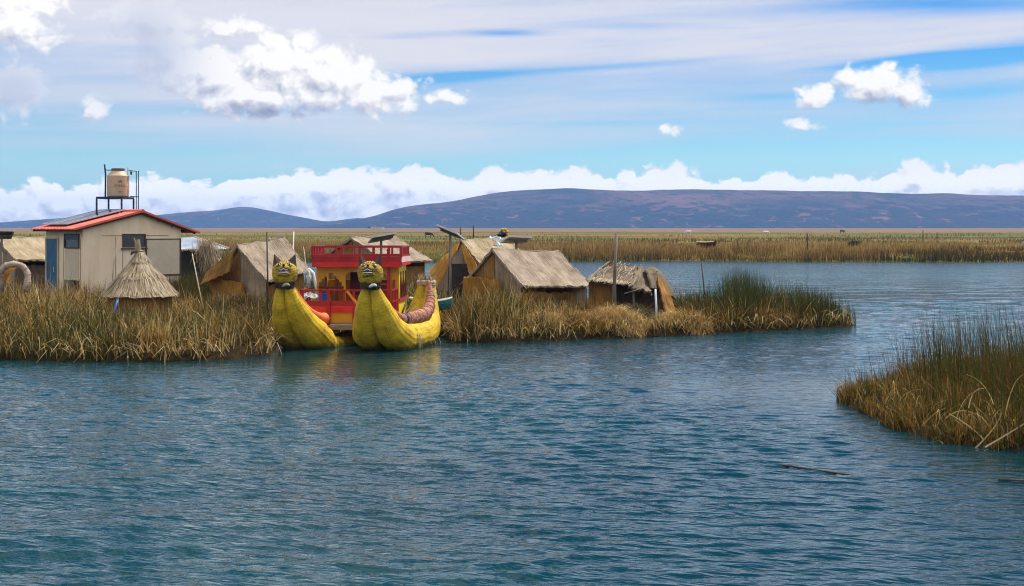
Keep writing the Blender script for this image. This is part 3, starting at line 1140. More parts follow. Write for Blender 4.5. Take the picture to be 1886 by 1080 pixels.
M_THATCH = reed_mat('thatch_grey', (.12, .082, .054), (.275, .215, .158), (.45, .37, .285), 42, 1.1, 1.0)
M_THATCH2 = reed_mat('thatch_tan', (.16, .11, .062), (.32, .25, .155), (.50, .41, .28), 40, 1.2, 1.0)
M_THATCH3 = reed_mat('thatch_brown', (.07, .048, .032), (.15, .112, .078), (.25, .195, .14), 34, 1.2, 1.0)
M_REEDWALL = reed_mat('reed_wall', (.13, .060, .014), (.29, .145, .036), (.42, .235, .075), 36, 1.0, 0.9, 0.0, 0.2)
M_REEDFLAP = reed_mat('reed_flap', (.24, .105, .016), (.46, .22, .035), (.58, .31, .07), 30, 1.0, 0.9, 0.0, 0.35)
M_GREYMAT = reed_mat('grey_mat', (.15, .105, .065), (.29, .215, .14), (.40, .31, .21), 36, 1.0, 0.7)
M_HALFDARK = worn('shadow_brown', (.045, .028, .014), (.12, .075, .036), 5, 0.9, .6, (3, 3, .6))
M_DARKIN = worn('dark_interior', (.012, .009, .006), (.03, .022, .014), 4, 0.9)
M_WOOD = worn('grey_wood', (.10, .08, .06), (.22, .19, .155), 4, 0.8, 0.4, (1, 1, .2))
M_DARKWOOD = worn('dark_wood', (.035, .024, .018), (.085, .06, .045), 5, 0.7, 0.4, (1, 1, .2))
M_STRAWM = blades_mat('straw_fringe', [(0, (.60, .50, .36)), (.5, (.42, .33, .21)), (1, (.22, .16, .09))], 0.2)


def patch(mb, A, B, Cc, D, nu, nv, thick, rough, sag=0.0, uvs=None, steps=2, seed=0, ragged=0.05):
    """thick mat over the bilinear patch A-B (ridge) to D-C (eave); layered like overlapping mats"""
    A, B, Cc, D = (Vector(p) for p in (A, B, Cc, D))
    nrm = (B - A).cross(D - A).normalized()
    if nrm.z < 0:
        nrm = -nrm
    lu, lv = (B - A).length, (D - A).length
    rnd = random.Random(seed)
    top, bot = [], []
    raggedr = [rnd.uniform(-1, 1) for _ in range(nu + 1)]
    for j in range(nv + 1):
        v = j / nv
        rt, rb = [], []
        for i in range(nu + 1):
            u = i / nu
            ve = v
            if j == nv:
                ve = v + raggedr[i] * ragged / lv
            p = (A * (1 - u) + B * u) * (1 - ve) + (D * (1 - u) + Cc * u) * ve
            if i in (0, nu):
                p += (B - A).normalized() * rnd.uniform(-ragged, ragged) * 0.7
            n = fbm(np.array([u * lu * 2.2 + seed * 3.1]), np.array([v * lv * 2.2 + seed]), 4, seed)[0] - 0.47
            vj = v * steps + 0.12 * math.sin(u * lu * 3.3 + seed)
            lay = (vj % 1.0) * 0.018 if v < 0.999 else 0.018
            p = p + nrm * (n * rough * 2 + lay) + Vector((0, 0, -sag * math.sin(math.pi * v) - sag * 0.6 * math.sin(math.pi * u)))
            rt.append(mb.vert(p + nrm * thick))
            rb.append(mb.vert(p))
        top.append(rt)
        bot.append(rb)
    for j in range(nv):
        for i in range(nu):
            uv = [(i / nu * lu, j / nv * lv), ((i + 1) / nu * lu, j / nv * lv), ((i + 1) / nu * lu, (j + 1) / nv * lv), (i / nu * lu, (j + 1) / nv * lv)]
            uv = [(a + seed * 7.3, b) for a, b in uv]
            mb.face((top[j][i], top[j + 1][i], top[j + 1][i + 1], top[j][i + 1]), [uv[0], uv[3], uv[2], uv[1]])
            mb.face((bot[j][i], bot[j][i + 1], bot[j + 1][i + 1], bot[j + 1][i]), [uv[0], uv[1], uv[2], uv[3]])
    def rim(a, b):
        for k in range(len(a) - 1):
            mb.face((a[k], a[k + 1], b[k + 1], b[k]), [(k * .1, 0), (k * .1 + .1, 0), (k * .1 + .1, thick), (k * .1, thick)])
    rim(top[0], bot[0])
    rim(top[-1], bot[-1])
    rim([r[0] for r in top], [r[0] for r in bot])
    rim([r[-1] for r in top], [r[-1] for r in bot])
    return nrm


def strands(mb, A, B, Cc, D, n, ln, lift, seed, wd=0.012, edge=0.35):
    """loose reeds lying on a roof patch and hanging over its edges"""
    rnd = random.Random(seed)
    A, B, Cc, D = (Vector(p) for p in (A, B, Cc, D))
    nrm = (B - A).cross(D - A).normalized()
    if nrm.z < 0:
        nrm = -nrm
    for _ in range(n):
        u, v = rnd.random(), rnd.random()
        if rnd.random() < edge:
            if rnd.random() < 0.7:
                v = 1.0 - rnd.random() * 0.05
            else:
                u = rnd.choice((0, 1)) + rnd.uniform(-.01, .01)
        p = (A * (1 - u) + B * u) * (1 - v) + (D * (1 - u) + Cc * u) * v
        dn = ((D - A) * (1 - u) + (Cc - B) * u).normalized()
        ax = (B - A).normalized()
        d = (dn + ax * rnd.gauss(0, .28) + nrm * rnd.uniform(-.02, .16)).normalized()
        l_ = ln * rnd.uniform(.4, 1.2)
        p = p + nrm * (lift + rnd.uniform(0, .03)) - d * l_ * 0.5
        s = d.cross(nrm).normalized() * wd * rnd.uniform(.5, 1)
        t = rnd.random()
        q = p + d * l_ + Vector((0, 0, -0.05 * l_))
        i = [mb.vert(x, t) for x in (p - s, p + s, q + s * .4, q - s * .4)]
        mb.face(i)


def wall_quad(mb, a, b, top_a, top_b, thick=0.05, rough=.035):
    """upright reed mat between ground points a, b and the given top points, UV in metres"""
    a, b, ta, tb = Vector(a), Vector(b), Vector(top_a), Vector(top_b)
    n = (b - a).cross(Vector((0, 0, 1))).normalized()
    w_, h_ = (b - a).length, (ta - a).length
    nu, nv = max(4, int(w_ / .09)), 8
    sd_ = int(abs(a.x * 31 + a.y * 17)) % 97
    rnd = random.Random(sd_)
    rag = [rnd.uniform(-.05, .03) for _ in range(nu + 1)]
    fr, bk = [], []
    for j in range(nv + 1):
        r1, r2 = [], []
        for i in range(nu + 1):
            u, v = i / nu, j / nv
            p = a.lerp(b, u).lerp(ta.lerp(tb, u), v)
            if j == nv:
                p.z += rag[i]
            q = fbm(np.array([u * w_ * 2.5 + sd_]), np.array([v * h_ * 1.6]), 3, sd_)[0] - .44
            p = p + n * q * rough * 4
            r1.append(mb.vert(p + n * thick))
            r2.append(mb.vert(p))
        fr.append(r1)
        bk.append(r2)
    for j in range(nv):
        for i in range(nu):
            uv = [((i + x) / nu * w_ + sd_, (j + y) / nv * h_) for x, y in ((0, 0), (1, 0), (1, 1), (0, 1))]
            mb.face((fr[j][i], fr[j][i + 1], fr[j + 1][i + 1], fr[j + 1][i]), uv)
            mb.face((bk[j][i + 1], bk[j][i], bk[j + 1][i], bk[j + 1][i + 1]), [uv[1], uv[0], uv[3], uv[2]])
    for i in range(nu):
        mb.face((fr[nv][i], fr[nv][i + 1], bk[nv][i + 1], bk[nv][i]), [(0, 0), (.05, 0), (.05, .05), (0, .05)])
    for e in (0, nu):
        for j in range(nv):
            mb.face((fr[j][e], fr[j + 1][e], bk[j + 1][e], bk[j][e]), [(0, 0), (0, .1), (.05, .1), (.05, 0)])


def xy(p, z):
    return Vector((p.x, p.y, z))


def hut(name, label, R0, R1, F0, F1, mat, seed, zg=None, sag=0.05, rough=0.035, wall=None, gap=0.28, group='thatched reed huts', n_str=420, flapm=None):
    """gable hut: ridge R0-R1, front eave F0-F1 (left to right); the back slope mirrors the front"""
    B0 = R0 + Vector((R0.x - F0.x, R0.y - F0.y, F0.z - R0.z))
    B1 = R1 + Vector((R1.x - F1.x, R1.y - F1.y, F1.z - R1.z))
    mid = (F0 + F1 + B0 + B1) / 4
    zg = gz(mid.x, mid.y) - 0.12 if zg is None else zg
    root = thing(name, label, 'hut', (mid.x, mid.y, zg), group)
    mb = MB()
    patch(mb, R0, R1, F1, F0, 22, 16, 0.085, rough, sag, seed=seed)
    patch(mb, R0, R1, B1, B0, 16, 10, 0.085, rough, sag, seed=seed + 1)
    ridge = [(R0 * (1 - k / 12) + R1 * (k / 12)) + Vector((0, 0, .05 + .02 * math.sin(k * 2.1 + seed) - sag * .6 * math.sin(math.pi * k / 12))) for k in range(13)]
    mb.tube(ridge, [.06 + .015 * math.sin(k * 1.7) for k in range(13)], 8)
    ro = attach(mb.build('roof', mat, None), root)
    mf = MB()
    strands(mf, R0, R1, F1, F0, n_str // 2, .30, .085, seed + 5, .009, .80)
    strands(mf, R0, R1, B1, B0, n_str // 4, .30, .085, seed + 6, .009, .8)
    fr = mf.build('fringe', M_STRAWM)
    fr['kind'] = 'stuff'
    fr.parent = ro
    ax = (R1 - R0)
    ax.z = 0
    ax.normalize()
    ins = 0.16
    # inset footprint under the roof
    def inset(p, r, end):
        q = r + (p - r) * 0.86
        return q + ax * ins * end
    f0, f1, b0, b1 = inset(F0, R0, 1), inset(F1, R1, -1), inset(B0, R0, 1), inset(B1, R1, -1)
    wm = wall or M_REEDWALL
    mw = MB()
    wall_quad(mw, xy(f0, zg), xy(f1, zg), xy(f0, f0.z - gap), xy(f1, f1.z - gap))
    attach(mw.build('front_wall', wm), root)
    mw = MB()
    wall_quad(mw, xy(b1, zg), xy(b0, zg), xy(b1, b1.z + .03), xy(b0, b0.z + .03))
    wall_quad(mw, xy(f1, zg), xy(b1, zg), xy(f1, f1.z + .02), xy(b1, b1.z + .02))
    r1 = R1 - ax * ins + Vector((0, 0, -.05))
    mw.quad(f1 + ax * .05 + Vector((0, 0, .02)), b1 + ax * .05 + Vector((0, 0, .02)), r1 + ax * .05, r1 + ax * .05, [(0, 0), (1.8, 0), (.9, 1), (.9, 1)])
    attach(mw.build('back_wall', wm), root)
    # left gable: grey mat near the front eave, tan flap to the back
    r0 = R0 + ax * ins + Vector((0, 0, -.05))
    m1 = MB()
    h1 = (r0.z - zg)
    mid0 = xy(r0, zg)
    m1.quad(mid0 - ax * .03, xy(f0, zg) - ax * .03, f0 - ax * .03, r0 - ax * .03, [(0, 0), (1.1, 0), (1.1, 1), (0, h1)])
    m1.quad(xy(f0, zg), mid0, r0, f0, [(0, 0), (1.1, 0), (1.1, h1), (0, 1)])
    attach(m1.build('gable_mat', M_GREYMAT), root)
    m2 = MB()
    m2.quad(xy(b0, zg) - ax * .05, mid0 - ax * .05, r0 - ax * .05, b0 - ax * .05, [(0, 0), (1.1, 0), (1.1, h1), (0, 1)])
    m2.quad(mid0, xy(b0, zg), b0, r0, [(0, 0), (1.1, 0), (1.1, 1), (0, h1)])
    attach(m2.build('gable_flap', flapm or M_REEDWALL), root)
    return root, dict(R0=R0, F0=F0, B0=B0, ax=ax, zg=zg, mid=mid, r0=r0, f0=f0, b0=b0, f1=f1)


# hut between the beige house and the boat
ra, da = hut('thatched_hut', 'grey thatched reed hut between the beige house and the left cat head', P(437, 456, 51), P(521, 440, 52.4), P(492, 521, 49.6), P(570, 501, 51.0), M_THATCH, 3)
mb = MB()      # porch wall and bent front flap on its left gable
a0 = da['b0'] - da['ax'] * .22
a1 = da['f0'] - da['ax'] * .22 + (da['b0'] - da['f0']) * .35
mb2 = MB()
patch(mb2, da['r0'] - da['ax'] * .30 + Vector((0, 0, -.1)), da['b0'] - da['ax'] * .35 + Vector((0, 0, .15)), da['b0'] - da['ax'] * .55 + Vector((-.1, 0, -.35)), da['r0'] - da['ax'] * .55 + Vector((.1, 0, -.85)), 12, 10, .05, .05, seed=51)
attach(mb2.build('gable_awning', M_REEDWALL), ra)
wall_quad(mb, xy(a0, da['zg']), xy(a1, da['zg']), xy(a0, 1.62), xy(a1, 1.50), .08)
attach(mb.build('porch_wall', M_REEDFLAP), ra)

# large hut right of the boat
rc, dc = hut('thatched_hut', 'largest grey thatched hut with dark gap under its sagging eave, right of the boat', P(906, 463, 50.5), P(1028, 467, 52.5), P(962, 531, 49.2), P(1088, 530, 51.2), M_THATCH, 7, sag=.035, gap=.33)
mb = MB()
a0 = dc['b0'] - dc['ax'] * .22
a1 = dc['f0'] - dc['ax'] * .22 + (dc['b0'] - dc['f0']) * .30
wall_quad(mb, xy(a0, dc['zg']), xy(a1, dc['zg']), xy(a0, 1.70), xy(a1, 1.66), .10)
attach(mb.build('porch_wall', M_REEDFLAP), rc)
mb = MB()
mb.quad(dc['f1'] + Vector((.10, -.12, -.05)), xy(dc['f1'], dc['zg']) + Vector((.10, -.12, 0)), xy(dc['f1'], dc['zg']) + Vector((-.42, -.30, 0)), dc['f1'] + Vector((-.42, -.30, -.22)), [(0, 0), (0, 1), (.5, 1), (.5, 0)])
mb.quad(dc['f1'] + Vector((.14, -.08, -.05)), dc['f1'] + Vector((.14, .5, -.05)), xy(dc['f1'], dc['zg']) + Vector((.14, .5, 0)), xy(dc['f1'], dc['zg']) + Vector((.14, -.08, 0)), [(0, 0), (.5, 0), (.5, 1), (0, 1)])
attach(mb.build('corner_mat', M_GREYMAT), rc)

# hut half hidden behind it, with the hanging orange flap
rb, db = hut('thatched_hut', 'hut with hanging orange reed flap, behind the solar panel on a tall post', P(848, 445, 55), P(937, 441, 56.3), P(905, 512, 53.2), P(985, 500, 54.6), M_THATCH2, 13, rough=.08, flapm=M_GREYMAT)
mb = MB()
patch(mb, P(846, 449, 54.6), P(842, 462, 54.2), P(803, 536, 53.6), P(793, 500, 54.6), 10, 14, .05, .06, seed=21)
attach(mb.build('hanging_flap', M_REEDFLAP), rb)
mb = MB()
patch(mb, P(850, 452, 54.5), P(856, 452, 54.4), P(884, 498, 53.4), P(866, 505, 53.6), 4, 14, .05, .04, seed=23)
attach(mb.build('gable_trim', M_REEDFLAP), rb)
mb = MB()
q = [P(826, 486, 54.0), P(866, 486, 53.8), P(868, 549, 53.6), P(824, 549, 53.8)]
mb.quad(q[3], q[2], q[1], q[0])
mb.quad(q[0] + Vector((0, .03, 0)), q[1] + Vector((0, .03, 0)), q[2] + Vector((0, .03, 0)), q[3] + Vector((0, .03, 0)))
attach(mb.build('doorway', M_DARKIN), rb)  # flat near-black sheet: shade inside the door put into the colour

re_, de = hut('thatched_hut', 'wide thatched hut behind the red upper railing of the boat', P(646, 441, 60), P(727, 438, 61.6), P(712, 485, 58.4), P(795, 484, 60), M_THATCH, 29, sag=.03)
rg, dg = hut('thatched_hut', 'tan thatched hut at the left edge, behind the blue door side of the house', P(-8, 441, 58), P(112, 440, 60.3), P(28, 482, 57), P(138, 482, 59.3), M_THATCH2, 37, sag=.02, wall=M_THATCH3, rough=.035)

# collapsed hut
dl = thing('collapsed_hut', 'half collapsed brown hut with slumped roof, rightmost of the huts', 'hut', (4.3, 48.3, gz(4.3, 48.3)), 'thatched reed huts')
mb = MB()
patch(mb, P(1120, 484, 48.8), P(1180, 495, 49.3), P(1162, 527, 47.4), P(1079, 517, 47.9), 20, 14, .10, .10, .06, seed=43, ragged=.09)
patch(mb, P(1120, 486, 48.9), P(1180, 497, 49.4), P(1200, 520, 50.9), P(1130, 512, 51.0), 12, 8, .08, .08, .05, seed=44)
ro = attach(mb.build('roof', M_THATCH3), dl)
mb = MB()
strands(mb, P(1120, 484, 48.8), P(1180, 495, 49.3), P(1162, 527, 47.4), P(1079, 517, 47.9), 260, .35, .11, 45, .010, edge=.7)
fr = mb.build('fringe', M_STRAWM)
fr['kind'] = 'stuff'
fr.parent = ro
mb = MB()
patch(mb, P(1172, 494, 48.9), P(1206, 503, 49.2), P(1196, 541, 47.6), P(1158, 530, 47.3), 14, 12, .09, .10, .05, seed=46, ragged=.1)
attach(mb.build('slumped_mat', M_THATCH3), dl)
mb = MB()
patch(mb, P(1186, 497, 48.7), P(1210, 500, 50.3), P(1241, 552, 50.0), P(1196, 533, 47.8), 14, 14, .06, .06, -.16, seed=47)
attach(mb.build('end_cap', M_THATCH3), dl)
mb = MB()
patch(mb, P(1208, 512, 48.7), P(1222, 520, 48.9), P(1246, 584, 47.6), P(1226, 585, 47.3), 8, 14, .05, .05, -.05, seed=48)
attach(mb.build('reed_flap', M_REEDWALL), dl)
mb = MB()
g0 = gz(3.0, 47.9) - .15
for (x0, x1, yy, tp, mt) in ((1084, 1128, 48.1, 519, 0),):
    wall_quad(mb, xy(P(x0, 560, yy), g0), xy(P(x1, 560, yy), g0), P(x0, tp, yy), P(x1, tp + 3, yy))
attach(mb.build('front_wall', M_REEDWALL), dl)
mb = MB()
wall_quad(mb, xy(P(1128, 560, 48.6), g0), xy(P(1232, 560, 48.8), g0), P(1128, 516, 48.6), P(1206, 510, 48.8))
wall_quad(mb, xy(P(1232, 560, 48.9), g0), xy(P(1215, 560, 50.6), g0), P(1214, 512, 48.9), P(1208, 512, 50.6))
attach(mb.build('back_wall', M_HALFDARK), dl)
mb = MB()
for (a, b, r_) in ((P(1166, 524, 47.6), P(1168, 588, 47.3), .035), (P(1150, 541, 47.2), P(1185, 531, 47.4), .02), (P(1190, 500, 49), P(1200, 545, 47.9), .03)):
    mb.tube([a, b], r_, 7)
attach(mb.build('broken_pole', M_WOOD), dl)

# ------------------------------------------------------------------ conical thatch store
cy0 = Vector(((258 - CX) / FPX * 46, 46, 0))
gcz = gz(cy0.x, cy0.y)
st = thing('conical_hut', 'small round store with conical straw roof in front of the beige house', 'hut', (cy0.x, cy0.y, gcz))
rnd = random.Random(5)
TIERS = [((.07, 2.72), (.34, 2.31)), ((.31, 2.335), (.80, 1.83)), ((.775, 1.85), (1.24, 1.27))]
mb = MB()
ms = MB()
for ti, ((r0, z0), (r1, z1)) in enumerate(TIERS):
    rows = []
    for j in range(9):
        v = j / 8
        row = []
        for k in range(48):
            a = 6.283 * k / 48
            rr = r0 + (r1 - r0) * v + rnd.uniform(-.010, .010) + .015 * math.sin(3 * a + ti)
            row.append(mb.vert(cy0 + Vector((rr * math.cos(a), rr * math.sin(a), z0 + (z1 - z0) * v - .05 * math.sin(math.pi * v) + (rnd.uniform(-.03, .03) if j == 8 else 0)))))
        rows.append(row)
    lv = math.hypot(r1 - r0, z1 - z0)
    for j in range(8):
        for k in range(48):
            k2 = (k + 1) % 48
            mb.face((rows[j][k], rows[j + 1][k], rows[j + 1][k2], rows[j][k2]), [(k / 8, j / 8 * lv), (k / 8, (j + 1) / 8 * lv), (k / 8 + .125, (j + 1) / 8 * lv), (k / 8 + .125, j / 8 * lv)])
    for _ in range(900):
        a = rnd.uniform(0, 6.283)
        v0 = rnd.uniform(-.05, .62)
        v1 = v0 + rnd.uniform(.3, .5)
        def pt(v, off):
            rr = r0 + (r1 - r0) * v + .022 + off
            return cy0 + Vector((rr * math.cos(a + .05 * v), rr * math.sin(a + .05 * v), z0 + (z1 - z0) * v - .05 * math.sin(math.pi * min(max(v, 0), 1)) + .02 + off * .3))
        p, q = pt(v0, 0.0), pt(min(v1, 1.10), rnd.uniform(.0, .045))
        s = Vector((-math.sin(a), math.cos(a), 0)) * rnd.uniform(.006, .014)
        t = rnd.random()
        ms.face([ms.vert(x, t) for x in (p - s, p + s, q + s * .6, q - s * .6)])
for _ in range(60):      # tuft tied at the top
    a = rnd.uniform(0, 6.283)
    p = cy0 + Vector((.06 * math.cos(a), .06 * math.sin(a), 2.60))
    q = cy0 + Vector((-.10 + .09 * math.cos(a), .07 * math.sin(a), 2.62 + rnd.uniform(.22, .50)))
    s = Vector((-math.sin(a), math.cos(a), 0)) * .012
    ms.face([ms.vert(x, rnd.random()) for x in (p - s, p + s, q + s * .6, q - s * .6)])
ms.tube([cy0 + Vector((-.02, 0, 2.6)), cy0 + Vector((-.20, 0, 3.16))], [.035, .02], 7, t=.6)
ms.tube([cy0 + Vector((.0, 0, 2.6)), cy0 + Vector((-.05, .02, 3.12))], [.035, .02], 7, t=.6)
rr_ = attach(mb.build('roof', M_THATCH2), st)
fr = ms.build('thatch_straw', M_STRAWM)
fr['kind'] = 'stuff'
fr.parent = rr_
mb = MB()
mb.tube([cy0 + Vector((.11 * math.cos(a * .7), .11 * math.sin(a * .7), 2.70 + .012 * math.sin(a))) for a in range(10)], .018, 6)
mb.tube([cy0 + Vector((-.06, -.1, 2.72)), cy0 + Vector((-.22, -.14, 2.68)), cy0 + Vector((-.27, -.14, 2.60))], [.03, .05, .02], 6)
attach(mb.build('rope_tie', M_DARKWOOD), st)
mb = MB()
rows = []
for j in range(2):
    rows.append([mb.vert(cy0 + Vector((1.02 * math.cos(6.283 * k / 40), 1.02 * math.sin(6.283 * k / 40), gcz - .1 + j * (1.42 - gcz)))) for k in range(40)])
for k in range(40):
    k2 = (k + 1) % 40
    mb.face((rows[0][k], rows[0][k2], rows[1][k2], rows[1][k]), [(k * .16, 0), (k * .16 + .16, 0), (k * .16 + .16, .8), (k * .16, .8)])
attach(mb.build('wall', M_REEDWALL), st)

# ------------------------------------------------------------------ beige house
HPH = R(42)
hx, hy = -16.12, 53.0
hz = 0.72
def wall_mat():
    m = worn('beige_panel', (.76, .58, .39), (.88, .71, .51), 1.6, 0.75, 0.08, (1.4, 1.4, .35), 0.2)
    t = m.node_tree
    b = t.nodes['Principled BSDF']
    old = b.inputs['Base Color'].links[0].from_socket
    so = node(t, 'ShaderNodeSeparateXYZ')
    co = obj_co(t)
    t.links.new(co, so.inputs[0])
    drip = noise_tex(t, scaled(t, co, (7, 7, .5)), 1.0, 5.0, 0.65, 0.2)
    dirt = ((S(t, so.outputs[2]) * -1.0 + 0.55) + (drip - .5) * 2.0).step(0.0, 0.9)
    c = mixc(t, dirt * 0.6, old, (.26, .165, .09))
    c = mixc(t, drip.step(.56, .74) * 0.35, c, (.36, .25, .16))
    t.links.new(c, b.inputs['Base Color'])
    return m


M_HWALL = wall_mat()
M_HWALL0 = worn('beige_panel_plain', (.60, .43, .275), (.76, .575, .40), 1.6, 0.75, 0.08, (1.4, 1.4, .35), 0.2)
M_HWALL2 = worn('pale_board', (.50, .42, .29), (.60, .515, .37), 1.2, 0.6, 0.05)
M_SEAM = worn('panel_seam', (.22, .15, .10), (.32, .22, .14), 5, 0.8)
M_ROOFRED = worn('red_sheet_roof', (.50, .085, .055), (.66, .14, .095), 1.8, 0.5, 0.1, (1, 1, 1), 0.35, c3=(.56, .11, .085))
M_BLUEDOOR = worn('blue_door', (.012, .075, .14), (.02, .105, .19), 3, 0.45, 0.05)
M_GLASS = worn('window_glass', (.02, .03, .045), (.05, .06, .085), 1.5, 0.12, 0.0, spec=0.6)
M_BLINDBLUE = worn('blue_sash', (.01, .035, .055), (.015, .05, .075), 3, 0.4)
M_FRAME = worn('brown_frame', (.055, .035, .025), (.09, .06, .045), 6, 0.6)
M_PV = worn('solar_cells', (.012, .018, .035), (.02, .028, .05), 30, 0.18, 0.02, spec=0.6)
M_ALU = worn('aluminium', (.45, .45, .46), (.58, .58, .60), 8, 0.35, 0.02, spec=0.6)

house = empty('beige_house', (hx, hy, hz), HPH)
tag(house, 'beige panel house with red corrugated roof and blue side door', 'house')
HWD, HD = 4.1, 3.23
zL, zR, zT = 3.43 - hz, 3.28 - hz, 4.10 - hz          # roof edge heights in house space
xR = 2.33


def hp(name, mbx, m, parent=None, smooth=False):
    return mbx.build(name, m, parent or house, smooth)


def roofz(x):
    return zT + (zL - zT) * (xR - x) / (xR + .45) if x < xR else zT + (zR - zT) * (x - xR) / (HWD + .7 - xR)


mb = MB()
for y, fl in ((0.0, 1), (HD, -1)):        # gable walls
    a = [(0, y, -.3), (HWD, y, -.3), (HWD, y, roofz(HWD) - .06), (xR, y, roofz(xR) - .06), (0, y, roofz(0) - .06)]
    i = [mb.vert(p) for p in a]
    mb.face(i if fl > 0 else i[::-1])
mb.quad((0, HD, -.3), (0, 0, -.3), (0, 0, roofz(0) - .06), (0, HD, roofz(0) - .06))
mb.quad((HWD, 0, -.3), (HWD, HD, -.3), (HWD, HD, roofz(HWD) - .06), (HWD, 0, roofz(HWD) - .06))
hw_ = hp('wall', mb, M_HWALL)
mb = MB()                                  # cover strips over the panel joints
for (c, s) in (((1.33, -.004, 1.12), (.02, .012, 2.6)), ((1.62, -.004, 1.12), (.02, .012, 2.6)), ((3.45, -.004, .4), (.02, .012, 1.0)), ((HWD / 2 + .1, -.005, 2.46), (HWD - 1.3, .014, .022)),
               ((-.006, .16, 1.1), (.014, .03, 2.5)), ((-.006, 1.62, 1.1), (.014, .03, 2.5)), ((HWD - .04, -.006, 1.1), (.08, .014, 2.5))):
    mb = MB()
    mb.box(c, s)
    hp('cover_strip', mb, M_SEAM, hw_)


def corrugated(mb, x0, x1, y0, y1, zf, pitch=.13, amp=.024, th=.012):
    n = int((y1 - y0) / pitch * 8)
    xs = [x0, x0 + (x1 - x0) * .5, x1]
    top, bot = [], []
    for k in range(n + 1):
        y = y0 + (y1 - y0) * k / n
        dz_ = amp * math.sin(6.283 * (y - y0) / pitch)
        top.append([mb.vert((x, y, zf(x) + dz_ + th)) for x in xs])
        bot.append([mb.vert((x, y, zf(x) + dz_)) for x in xs])
    for k in range(n):
        for j in range(2):
            mb.face((top[k][j], top[k][j + 1], top[k + 1][j + 1], top[k + 1][j]))
            mb.face((bot[k][j], bot[k + 1][j], bot[k + 1][j + 1], bot[k][j + 1]))
        for j in (0, 2):
            mb.face((top[k][j], top[k + 1][j], bot[k + 1][j], bot[k][j]))
    for e in (0, n):
        for j in range(2):
            mb.face((top[e][j], top[e][j + 1], bot[e][j + 1], bot[e][j]))


mb = MB()
corrugated(mb, -.45, xR, -.26, HD + .42, roofz)
corrugated(mb, xR + .001, HWD + .7, -.26, HD + .42, roofz)
mb.bar((-.45, -.265, roofz(-.45) + .0), (xR, -.265, zT + .02), .02, .075)
mb.bar((xR, -.265, zT + .02), (HWD + .7, -.265, roofz(HWD + .7)), .02, .075)
mb.tube([(xR, -.29, zT + .03), (xR, HD + .42, zT + .03)], .07, 8)
roof = hp('roof', mb, M_ROOFRED)
mb = MB()
for y in (-.14, 1.1, 2.3, HD + .3):
    mb.bar((-.40, y, roofz(-.40) - .07), (xR, y, zT - .07), .05, .07)
    mb.bar((xR, y, zT - .07), (HWD + .55, y, roofz(HWD + .55) - .07), .05, .07)
for x in (-.32, HWD + .22, 3.1, 3.7):
    mb.bar((x, -.22, roofz(x) - .08), (x, HD + .36, roofz(x) - .08), .06, .08)
hp('rafter', mb, M_FRAME, roof)
# door on the left side
mb = MB()
mb.box((-.02, HD - .62, 1.13), (.05, .98, 2.42))
door = hp('door', mb, M_BLUEDOOR)
mb = MB()
mb.box((-.05, HD - .62, 2.36), (.03, 1.06, .05))
mb.box((-.05, HD - .07, 1.1), (.03, .05, 2.5))
mb.box((-.05, HD - 1.15, 1.1), (.03, .05, 2.5))
hp('door_frame', mb, M_HWALL2, door)
mb = MB()
mb.tube([(-.06, HD - .9, 1.05), (-.10, HD - .9, 1.05), (-.10, HD - .9, 1.25)], .012, 6)
hp('handle', mb, M_ALU, door)


def window(x, y, z, w_, h_, side, name='window', blue=False):
    """side 0: front wall, 1: left wall"""
    def tr(u, d, v):
        return (x + u, y - d, z + v) if side == 0 else (x - d, y + u, z + v)
    def bx(mb, u, d, v, su, sd_, sv):
        c = tr(u, d, v)
        mb.box(c, (su, sd_, sv) if side == 0 else (sd_, su, sv))
    mb = MB()
    bx(mb, 0, .03, h_ / 2 + .025, w_ + .10, .07, .05)
    bx(mb, 0, .03, -h_ / 2 - .025, w_ + .10, .07, .05)
    bx(mb, -w_ / 2 - .025, .028, 0, .05, .06, h_)
    bx(mb, w_ / 2 + .025, .028, 0, .05, .06, h_)
    wn = hp(name, mb, M_FRAME)
    mb = MB()
    bx(mb, 0, .012, 0, w_, .02, h_)
    hp('pane', mb, M_GLASS, wn)
    if blue:
        mb = MB()
        bx(mb, 0, .032, h_ * .30, w_ - .01, .02, h_ * .38)
        hp('blind', mb, M_BLINDBLUE, wn)
    else:
        mb = MB()
        bx(mb, 0, .05, -h_ / 2 - .12, w_ + .22, .10, .04)
        hp('sill', mb, M_FRAME, wn)
    return wn


window(2.08, 0, 2.28, .86, .40, 0)
window(0, .88, 2.26, 1.15, .46, 1, blue=True)
mb = MB()
mb.box((-.012, .88, 1.38), (.03, 1.18, 1.05))
mb.box((-.02, .88, .80), (.05, 1.26, .05))
hp('wall_board', mb, M_HWALL2, None)
mb = MB()
for k in range(4):
    mb.box((-.03, 1.42 - k * .17, .28), (.03, .15, 1.0))
hp('plank_shutter', mb, M_WOOD)
mb = MB()
mb.box((-.006, .52, .30), (.015, .52, .95))
hp('opening', mb, M_DARKIN)  # solid panel coloured near-black in place of an unlit hole
mb = MB()
mb.box((3.32, -.018, 1.62), (1.42, .04, 1.36))
bd = hp('large_board', mb, M_HWALL2)
mb = MB()
for (c, s) in (((3.32, -.03, 2.32), (1.50, .05, .035)), ((3.32, -.03, .92), (1.50, .06, .05)), ((2.59, -.03, 1.62), (.04, .05, 1.36)), ((4.05, -.03, 1.62), (.06, .06, 1.36))):
    mb.box(c, s)
hp('board_frame', mb, M_FRAME, bd)
